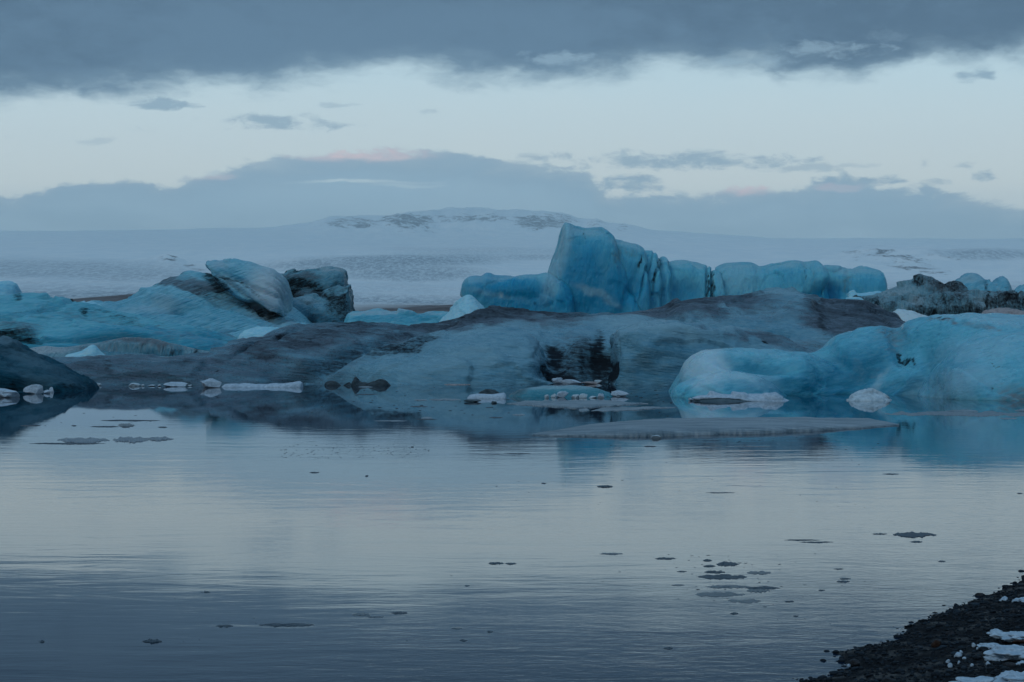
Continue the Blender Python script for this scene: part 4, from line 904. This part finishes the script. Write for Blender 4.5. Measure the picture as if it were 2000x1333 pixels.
# ------------------------------------------------------------------ thin floes
def gp(px, py):
    D = HC * FPX / (py - YH); return (px - 1000) / FPX * D, D


def floe(label, top, bot, thick, mat, seed, lumps=0.02, rag=.12, name='ice_floe', group='thin floes on the open water', holes=0, nx=None, rim=0.0, sink=.012):
    """flat plate: top / bot = far and near edge polylines in photo px on the water; real outline on the lagoon, ragged and slightly lumpy"""
    x0, x1 = top[0][0], top[-1][0]
    nx = nx or int(max(24, min(260, (x1 - x0) * 1.1))); nv = 9
    px = np.linspace(x0, x1, nx); rng = np.random.RandomState(seed)
    g1 = np.stack([px * .05, np.full(nx, seed * 7.1), np.zeros(nx)], 1); g2 = g1 + 31.7
    yt = interp(top, px); yb = interp(bot, px); h = np.maximum(yb - yt, 0.0)
    hm = h.max()
    fq = max(1.0, 160.0 / max(x1 - x0, 8)); fq = min(fq, 8) if x1 - x0 < 200 else .7
    n1 = fbm(g1, 1.3 * fq, 4, seed, .6); n2 = fbm(g2, 1.3 * fq, 4, seed + 4, .6)
    ends = np.clip(np.minimum(px - x0, x1 - px) / max((x1 - x0) * .06, 1), 0, 1)
    yt = yt + n1 * hm * rag * 1.6 * ends; yb = yb + n2 * hm * rag * 1.6 * ends
    mid = (yt + yb) / 2; hh = np.maximum((yb - yt) / 2, hm * .03)
    yt, yb = mid - hh, mid + hh
    V = []; 
    vs = np.linspace(0, 1, nv)
    arr = np.zeros((nx, nv, 3))
    for j, v in enumerate(vs):
        X, D = gp(px, yt + (yb - yt) * v)
        arr[:, j, 0] = X; arr[:, j, 1] = D
    P = arr.reshape(-1, 3).copy()
    cell = max(P[:, 0].max() - P[:, 0].min(), .2)
    nz = fbm(P, 9.0 / cell if cell < 3 else 1.6, 4, seed + 2, .6)
    ev = np.tile(np.minimum(vs, 1 - vs) * 2, nx); eu = np.repeat(ends, nv)
    z = thick * (.4 + .6 * np.minimum(ev * 3, 1)) + lumps * np.maximum(nz, 0) * 2 * np.minimum(ev * 2, 1)
    z += rim * np.clip(1 - ev * 2.5, 0, 1)
    tp = np.repeat(np.clip(np.minimum(px - x0, x1 - px) / ((x1 - x0) * .28), 0, 1), nv); z = z * (.22 + .78 * tp)
    P[:, 2] = z
    Bt = P.copy(); Bt[:, 2] = -max(thick, .02) - sink
    n = len(P); V = np.concatenate([P, Bt]); I = np.arange(n).reshape(nx, nv); F = []
    for i in range(nx - 1):
        for j in range(nv - 1):
            F.append((I[i, j], I[i, j + 1], I[i + 1, j + 1], I[i + 1, j])); F.append((n + I[i, j], n + I[i + 1, j], n + I[i + 1, j + 1], n + I[i, j + 1]))
        F.append((I[i, 0], I[i + 1, 0], n + I[i + 1, 0], n + I[i, 0])); F.append((I[i, nv - 1], n + I[i, nv - 1], n + I[i + 1, nv - 1], I[i + 1, nv - 1]))
    for j in range(nv - 1):
        F.append((I[0, j], n + I[0, j], n + I[0, j + 1], I[0, j + 1])); F.append((I[-1, j], I[-1, j + 1], n + I[-1, j + 1], n + I[-1, j]))
    c = P.mean(0); V = V - np.array([c[0], c[1], 0])
    F = [tuple(int(k) for k in f) for f in F]
    o = mesh_from(name, V, F, mat); o.location = (c[0], c[1], 0)
    return tag(o, label, 'ice floe', group)


M_FLOE = simple_ice('grey_floe_ice', (.085, .145, .185), (.25, .34, .40), 5, .5, .5, .02, (.10, .6, 1))
M_FLOE2 = simple_ice('wet_slushy_ice', (.08, .125, .16), (.24, .31, .36), 9, .4, .8, .02)
M_THIN = simple_ice('thin_dark_ice', (.012, .030, .045), (.055, .090, .12), 22, .45, .8, .01)
M_THIN2 = simple_ice('thin_glassy_ice', (.03, .055, .075), (.10, .145, .175), 30, .3, .8, .01)
floe('longest grey floe stretching left from below the big blue iceberg', [(1040, 850), (1060, 846), (1090, 843), (1130, 836), (1170, 831), (1240, 827), (1326, 822), (1420, 822), (1500, 821), (1600, 821), (1696, 819), (1722, 824), (1756, 831)],
     [(1040, 850.5), (1080, 852), (1200, 854), (1300, 853), (1400, 849), (1500, 847), (1600, 842), (1680, 837), (1756, 831.5)], .15, M_FLOE, 2, .03, .02, nx=420)
floe('flat pale floe just below the turquoise lens', [(990, 789), (1020, 785), (1080, 784), (1130, 783), (1190, 784), (1240, 788), (1266, 789)], [(990, 789.5), (1020, 792), (1080, 795), (1120, 798), (1180, 795), (1240, 790.5), (1266, 789.5)], .06, M_FLOE, 3, .03)
floe('pointed thin floe right below the flat pale one', [(1155, 803), (1180, 797), (1220, 797), (1270, 795), (1322, 796)], [(1155, 803.5), (1180, 804), (1230, 802), (1280, 799), (1322, 796.5)], .03, M_FLOE, 4, .02)
def fl(label, x0, x1, y, h, th, mat, seed, lum=.012, **k):
    q = (x1 - x0); kk = .55 if y < 860 or x1 < 345 else (.30 if y > 1000 else .4); h = h * (1.0 if y < 900 else .9)
    floe(label, [(x0, y - .15 * h), (x0 + .12 * q, y - .38 * h), (x0 + .35 * q, y - .5 * h), (x0 + .7 * q, y - .5 * h), (x0 + .9 * q, y - .32 * h), (x1, y - .1 * h)],
         [(x0, y), (x0 + .15 * q, y + .35 * h), (x0 + .4 * q, y + .5 * h), (x0 + .65 * q, y + .5 * h), (x0 + .88 * q, y + .25 * h), (x1, y + .1 * h)], th * kk, mat, seed, lum * kk, .27, **k)
FL = [
    ('small white square floe between the flat pale and the pointed one', 1130, 1151, 802, 5, .05, M_FLOE, 5, .02),
    ('small pale floe alone left of the reflection of the black hollow', 1000, 1026, 811, 3.5, .03, M_FLOE, 6, .01),
    ('long thin floe running out at the right edge under the big blue iceberg', 1728, 2030, 809, 9, .02, M_FLOE2, 7, .01),
    ('snowy hump of a floe near the right edge under the big blue iceberg', 1846, 1910, 804, 5, .05, M_FLOE, 8, .03),
    ('little pale floe below the thin one near the right edge', 1952, 1986, 818, 3, .02, M_FLOE, 9, .01),
    ('snowy floe tip cut by the right edge under the big blue iceberg', 1982, 2060, 803, 6, .06, M_FLOE, 10, .03),
    ('slushy pale floe second from the left in the open water', 112, 214, 861, 9, .04, M_FLOE2, 11, .025),
    ('thin dark blade of ice below the slushy left floe', 57, 206, 867, 2.6, .02, M_THIN, 12, .006),
    ('slushy pale floe right of the blade with a low lump', 220, 290, 860, 10, .04, M_FLOE2, 13, .03),
    ('flatter right end piece beside the slushy pale floe', 284, 339, 858, 6, .04, M_FLOE2, 14, .03),
    ('thinnest long sliver of ice farthest out on the left', 197, 313, 822, 1.8, .02, M_THIN, 15, .02),
    ('short thick grey floe at the end of a dark string of ice', 231, 263, 831.5, 6, .05, M_THIN2, 16, .02),
    ('thin dark string of ice left of the short thick grey floe', 176, 233, 834, 1.8, .02, M_THIN, 17, .02),
    ('small dark sliver at far left below the teal reflection', 40, 80, 832, 2.0, .02, M_THIN, 18, .02),
    ('tiny dark dash right of the short thick grey floe', 308, 327, 835, 1.8, .02, M_THIN, 19, .01),
    ('tiny dark dash left of the dark string of ice', 139, 150, 832, 1.6, .02, M_THIN, 20, .01),
    ('pale thin floe below the grey berg left of centre', 808, 835, 782, 2.5, .04, M_FLOE, 21, .02),
    ('pale string of ice pieces leading right to the white bar', 838, 900, 781, 3, .04, M_FLOE, 22, .03),
    ('dark flat sliver below the pale string of ice', 800, 835, 794.5, 2.2, .02, M_THIN, 23, .01),
    ('brownish flat floe under the slanting white slab', 860, 925, 751, 3.5, .06, M_BROWN, 24, .03),
    ('thin floe just off the dark spiked lump', 690, 738, 771, 1.6, .02, M_THIN, 25, .01),
    ('pale thin floe beside the foot of the dark spiked lump', 700, 728, 756.5, 1.8, .04, M_FLOE, 26, .01),
    ('lens of pale ice at the lower edge of the grey reflection', 822, 845, 817, 3.2, .03, M_FLOE, 27, .02),
    ('long pale blade at the lower edge of the grey reflection', 730, 796, 822.5, 1.6, .02, M_FLOE, 28, .008),
    ('dark thin dash under the lens of pale ice', 812, 856, 819.5, 1.6, .02, M_THIN, 29, .008),
    ('small dark floe left of centre, alone at the reflection edge', 955, 983, 816, 1.8, .02, M_THIN, 30, .01),
    ('dark dash on the bright water below the longest floe', 1258, 1282, 872.5, 2.6, .02, M_THIN, 31, .015),
    ('small lumpy dark floe alone in mid water right of centre', 1166, 1197, 951, 4.2, .03, M_THIN, 32, .025),
    ('hair-thin long sliver right of the small lumpy floe', 1378, 1436, 963, 2.0, .01, M_THIN, 33, .004),
    ('thin sliver under the right berg reflection', 1724, 1756, 926.5, 2.2, .015, M_THIN, 34, .01),
    ('tiny dark dash at the right edge below the blue reflection', 1986, 1998, 964.5, 2, .01, M_THIN, 35, .01),
    ('long needle of ice with a knob near its left end', 1531, 1602, 1055.5, 2.4, .012, M_THIN, 36, .008),
    ('blade of ice overlapping below the needle with the knob', 1561, 1628, 1059.5, 3.2, .012, M_THIN, 37, .008),
    ('short floe with a raised left tip left of the big oval one', 1704, 1733, 1043.5, 3.0, .012, M_THIN, 38, .01),
    ('big dark oval floe nearest the right edge', 1744, 1829, 1045.5, 10.5, .03, M_THIN, 39, .010),
    ('small hooked floe under the big dark oval one', 1777, 1802, 1059, 4.0, .012, M_THIN, 40, .012),
    ('small pointed bit above the beach at the right', 1832, 1847, 1097, 3.4, .01, M_THIN, 41, .012),
    ('flat lens floe alone above the middle cluster', 1171, 1217, 1082.5, 4.4, .012, M_THIN2, 42, .008),
    ('flat dark floe between the lone lens and the cluster', 1279, 1320, 1091.5, 4.6, .012, M_THIN, 43, .008),
    ('left of the twin dark floes in the centre', 954, 984, 1101, 4.6, .018, M_THIN, 44, .012),
    ('right of the twin dark floes in the centre', 986, 1009, 1101.5, 4.0, .012, M_THIN, 45, .01),
    ('topmost knobbly floe at the left of the cluster', 1373, 1391, 1095.5, 4.0, .02, M_THIN, 46, .02),
    ('second knobbly floe under the topmost of the cluster', 1373, 1398, 1106.5, 4.0, .02, M_THIN, 47, .012),
    ('broad ragged dark floe at the top of the cluster', 1399, 1444, 1102.5, 9.5, .02, M_THIN, 48, .03),
    ('row of dark crumbs frozen together above the long oval floe', 1375, 1416, 1118, 4.6, .02, M_THIN, 49, .025),
    ('long dark oval floe at the left of the cluster', 1363, 1459, 1127.5, 9.5, .02, M_THIN, 50, .012),
    ('smooth grey oval floe at the right of the cluster', 1458, 1506, 1119.5, 7.0, .012, M_THIN2, 51, .008),
    ('long glassy blade with dark crumbs in the cluster', 1380, 1470, 1147, 7.0, .010, M_THIN2, 52, .018),
    ('lumpy dark right end of the glassy blade', 1455, 1524, 1149, 6.0, .012, M_THIN, 53, .025),
    ('grey slushy floe under the lumpy dark end', 1458, 1505, 1154.5, 7.0, .012, M_THIN2, 54, .02),
    ('faint glassy pane lowest but one in the cluster', 1358, 1456, 1162, 9.0, .005, M_THIN2, 55, .006),
    ('clear pane with a dark rim lowest in the cluster', 1421, 1487, 1174.5, 8.0, .006, M_THIN2, 56, .004),
    ('thin floe with two knobs right of the cluster', 1628, 1648, 1112, 2.0, .01, M_THIN, 57, .012),
    ('dark upper one of the stacked pair right of the cluster', 1640, 1662, 1131, 3.6, .012, M_THIN, 58, .008),
    ('ragged lower one of the stacked pair right of the cluster', 1634, 1660, 1136.5, 4.2, .012, M_THIN, 59, .02),
    ('small dark bit below the stacked pair', 1598, 1612, 1153.5, 3.0, .01, M_THIN, 60, .015),
    ('two dark crumbs joined by a thread below the cluster', 1532, 1551, 1175.5, 3.2, .01, M_THIN, 61, .02),
    ('dark double crumb lower left of the cluster', 1426, 1442, 1199, 5.0, .012, M_THIN, 62, .03),
    ('small dark dash lower right of the double crumb', 1549, 1560, 1204, 3.0, .012, M_THIN, 63, .012),
    ('dark crumb alone near the bottom right of centre', 1296, 1315, 1267, 4.5, .012, M_THIN, 64, .03),
    ('longest crusty floe in the dark lower left water', 506, 614, 1221.5, 6.5, .014, M_THIN, 65, .022),
    ('knobbly floe left of the longest crusty one', 421, 456, 1223.5, 4.5, .012, M_THIN, 66, .025),
    ('knobbly floe low at the left', 278, 316, 1253.5, 5.0, .014, M_THIN, 67, .025),
    ('tiny crumb in the bottom left corner water', 77, 87, 1254, 3.5, .012, M_THIN, 68, .02),
    ('small dark floe alone at mid left', 397, 411, 1157, 4.0, .014, M_THIN, 69, .015),
    ('glassy triangular floe with a dark back edge', 687, 724, 1201, 6.5, .010, M_THIN2, 70, .012),
    ('thin strip joined to the glassy triangular floe', 717, 751, 1205.5, 3.6, .010, M_THIN2, 71, .012),
    ('smooth dark floe right of the glassy triangular one', 764, 796, 1198, 5.0, .014, M_THIN, 72, .01),
    ('faint glassy bit at the bottom left of centre', 881, 903, 1228, 3.5, .008, M_THIN2, 73, .01),
    ('dark crumb at the bottom under the faint glassy bit', 897, 914, 1251.5, 3.5, .010, M_THIN, 74, .02),
    ('small forked crumb near the bottom centre', 951, 963, 1235, 4.0, .010, M_THIN, 75, .02),
    ('thin scrap between the twin floes and the glassy bit', 907, 918, 1144.5, 2.5, .01, M_THIN2, 76, .01),
    ('small dark dash left of the cluster', 1322, 1342, 1117, 2.4, .010, M_THIN, 77, .012),
    ('faint slushy bit left of the glassy blade', 1310, 1338, 1143.5, 3.4, .006, M_THIN2, 78, .012),
    ('dark scrap in the bright water left of centre', 604, 624, 923.5, 2.2, .015, M_THIN, 79, .02),
    ('dark crumb right of the scrap in the bright water', 713, 720, 930.5, 3.0, .015, M_THIN, 80, .03),
    ('thin dash in the bright water at centre', 984, 1038, 886.5, 1.6, .012, M_THIN, 81, .01),
    ('small dark crumb in the bright water left of centre', 802, 808, 874, 2.0, .02, M_THIN, 82, .03),
    ('speck of dark ice right of centre in the bright water', 1057, 1067, 944.5, 2.2, .015, M_THIN, 83, .015),
]
for a_ in FL: fl(*a_)

# tiny crumbs nobody could count
rng = np.random.RandomState(77); Vb, Fb = ico(1); VV = []; FF = []; o_ = 0
def crumbs(n, x0, x1, y0, y1, s0, s1):
    global o_
    for _ in range(n):
        px, py = rng.uniform(x0, x1), rng.uniform(y0, y1); X, D = gp(px, py); s = rng.uniform(s0, s1) * D / FPX
        v = Vb * (1 + .3 * rng.uniform(-1, 1, (len(Vb), 1))) * np.array([s * rng.uniform(1, 3), s * 2, s * .35]) + np.array([X, D, s * .1])
        VV.append(v); FF.extend([tuple(i + o_ for i in f) for f in Fb]); o_ += len(v)
crumbs(150, 540, 840, 868, 896, .5, 1.1); crumbs(50, 1300, 1560, 1085, 1190, .6, 1.6); crumbs(40, 800, 1700, 870, 1000, .5, 1.2); crumbs(40, 1150, 1700, 1080, 1250, .5, 1.3)
crumbs(90, 600, 1320, 752, 815, .7, 2.0); crumbs(30, 60, 560, 770, 835, .5, 1.5); crumbs(14, 60, 1000, 1120, 1290, .6, 1.4); crumbs(60, 1300, 1720, 855, 880, .5, 1.3)
tag(mesh_from('brash_ice', np.concatenate(VV), FF, M_THIN), 'tiny crumbs of ice scattered over the lagoon', 'brash ice', kind='stuff')

# ------------------------------------------------------------------ the beach corner: stones, snow, ice bits
M_STONE = rock_mat('dark_beach_stone', (.014, .018, .022), (.035, .042, .050), .25)
M_RED = rock_mat('rusty_beach_stone', (.022, .013, .011), (.04, .026, .020), .35)


def on_beach(name, x0, x1, yt, yb, seed, mat, label, cat, group, facets=0, rough=.2, flat=.8, sub=4, stretch=1.2):
    X, D = beach_pt((x0 + x1) / 2, yb - (yb - yt) * .15); w = (x1 - x0) / FPX * D; hh = (yb - yt) / FPX * D
    el = (HC - beach_h(X, D)) / D
    dpt = min(w * flat, hh / el * .55)
    hz = max(hh - dpt * el, hh * .45)
    o = lump(name, seed, (w / 2, dpt / 2, hz * .75), mat, facets, rough, sub, stretch=stretch)
    o.location = (X, D + dpt * .3, beach_h(X, D) + hz * .22)
    o.rotation_euler = (0, 0, random.Random(seed).uniform(-.4, .4))
    return tag(o, label, cat, group)


for a_ in [
    (1906, 1926, 1158, 1167, 1, M_STONE, 'flat dark stone standing in the water off the beach tip'),
    (1972, 1992, 1188, 1201, 2, M_STONE, 'dark stone just below the three small snow patches'),
    (1958, 1990, 1293, 1306, 3, M_STONE, 'large flat grey stone beneath the big snow patches'),
    (1657, 1681, 1287, 1301, 4, M_STONE, 'dark rounded stone on the left part of the beach'),
    (1722, 1750, 1322, 1340, 5, M_STONE, 'black stone cut by the bottom edge of the frame'),
    (1980, 2012, 1248, 1258, 6, M_RED, 'rusty brown stone at the right edge between two snow patches'),
    (1820, 1842, 1251, 1266, 7, M_RED, 'reddish stone left of the ice bits on the beach'),
    (1784, 1806, 1261, 1269, 8, M_STONE, 'flat black stone left of the reddish one'),
    (1649, 1657, 1256, 1263, 9, M_STONE, 'small stone poking from the water left of the beach'),
    (1848, 1866, 1232, 1242, 10, M_STONE, 'dark stone in the middle of the gravel slope'),
    (1790, 1812, 1300, 1310, 11, M_STONE, 'pale grey-topped stone low on the gravel'),
    (1886, 1906, 1196, 1206, 12, M_STONE, 'dark stone near the upper shoreline of the beach'),
]: on_beach('beach_stone', *a_, 'stone', 'larger stones on the beach', 2, .25)
for a_ in [
    (1955, 1971, 1167, 1179, 21, 'small snow patch, left of the three high on the beach'),
    (1977, 1990, 1171, 1181, 22, 'small snow patch, middle of the three high on the beach'),
    (1987, 2014, 1167, 1179, 23, 'small snow patch at the right edge, right of the three'),
    (1956, 2034, 1229, 1254, 24, 'long smooth snow patch high at the right edge'),
    (1934, 1962, 1229, 1243, 25, 'thin ragged snow left of the long smooth patch'),
    (1938, 2036, 1255, 1293, 26, 'biggest rounded snow patch at the right edge'),
    (1916, 1952, 1254, 1268, 27, 'thin grey snow left of the biggest patch'),
    (1985, 2010, 1291, 1303, 28, 'small snow lump right of the flat grey stone'),
    (1868, 1960, 1318, 1345, 29, 'low grey snow patch on the bottom edge'),
    (1950, 2060, 1303, 1350, 30, 'snow patch filling the bottom right corner'),
]: on_beach('snow_patch', *a_[:5], M_SNOW, a_[5], 'snow patch', 'snow patches on the beach', 0, .62, 1.1, 5, 2.2)
for a_ in [
    (1862, 1880, 1274, 1285, 41, 'largest ice fragment among the bits on the gravel'),
    (1874, 1882, 1270, 1276, 42, 'small ice fragment just above the largest one'),
    (1848, 1857, 1288, 1296, 43, 'ice fragment lower left of the largest one'),
    (1851, 1861, 1295, 1305, 44, 'bright ice fragment lowest of those on the gravel left'),
    (1898, 1906, 1256, 1263, 45, 'ice fragment above and right of the largest one'),
    (1870, 1876, 1291, 1297, 46, 'slim ice fragment right of the lower left pair'),
    (1880, 1888, 1283, 1289, 47, 'ice fragment touching the lower right of the largest one'),
    (1926, 1936, 1292, 1300, 48, 'ice fragment left of the flat grey stone'),
    (1907, 1912, 1264, 1269, 49, 'tiny ice fragment below the thin grey snow edge'),
    (1894, 1903, 1296, 1302, 50, 'pale ice fragment midway between the pair and the flat stone'),
    (1950, 1956, 1308, 1313, 51, 'tiny ice fragment under the flat grey stone'),
    (1655, 1662, 1297, 1302, 52, 'lone ice fragment far left on the beach'),
]: on_beach('ice_fragment', *a_[:5], M_SNOW, a_[5], 'ice fragment', 'ice fragments on the gravel', 3, .25, .8, 3)

# ------------------------------------------------------------------ air
haze()
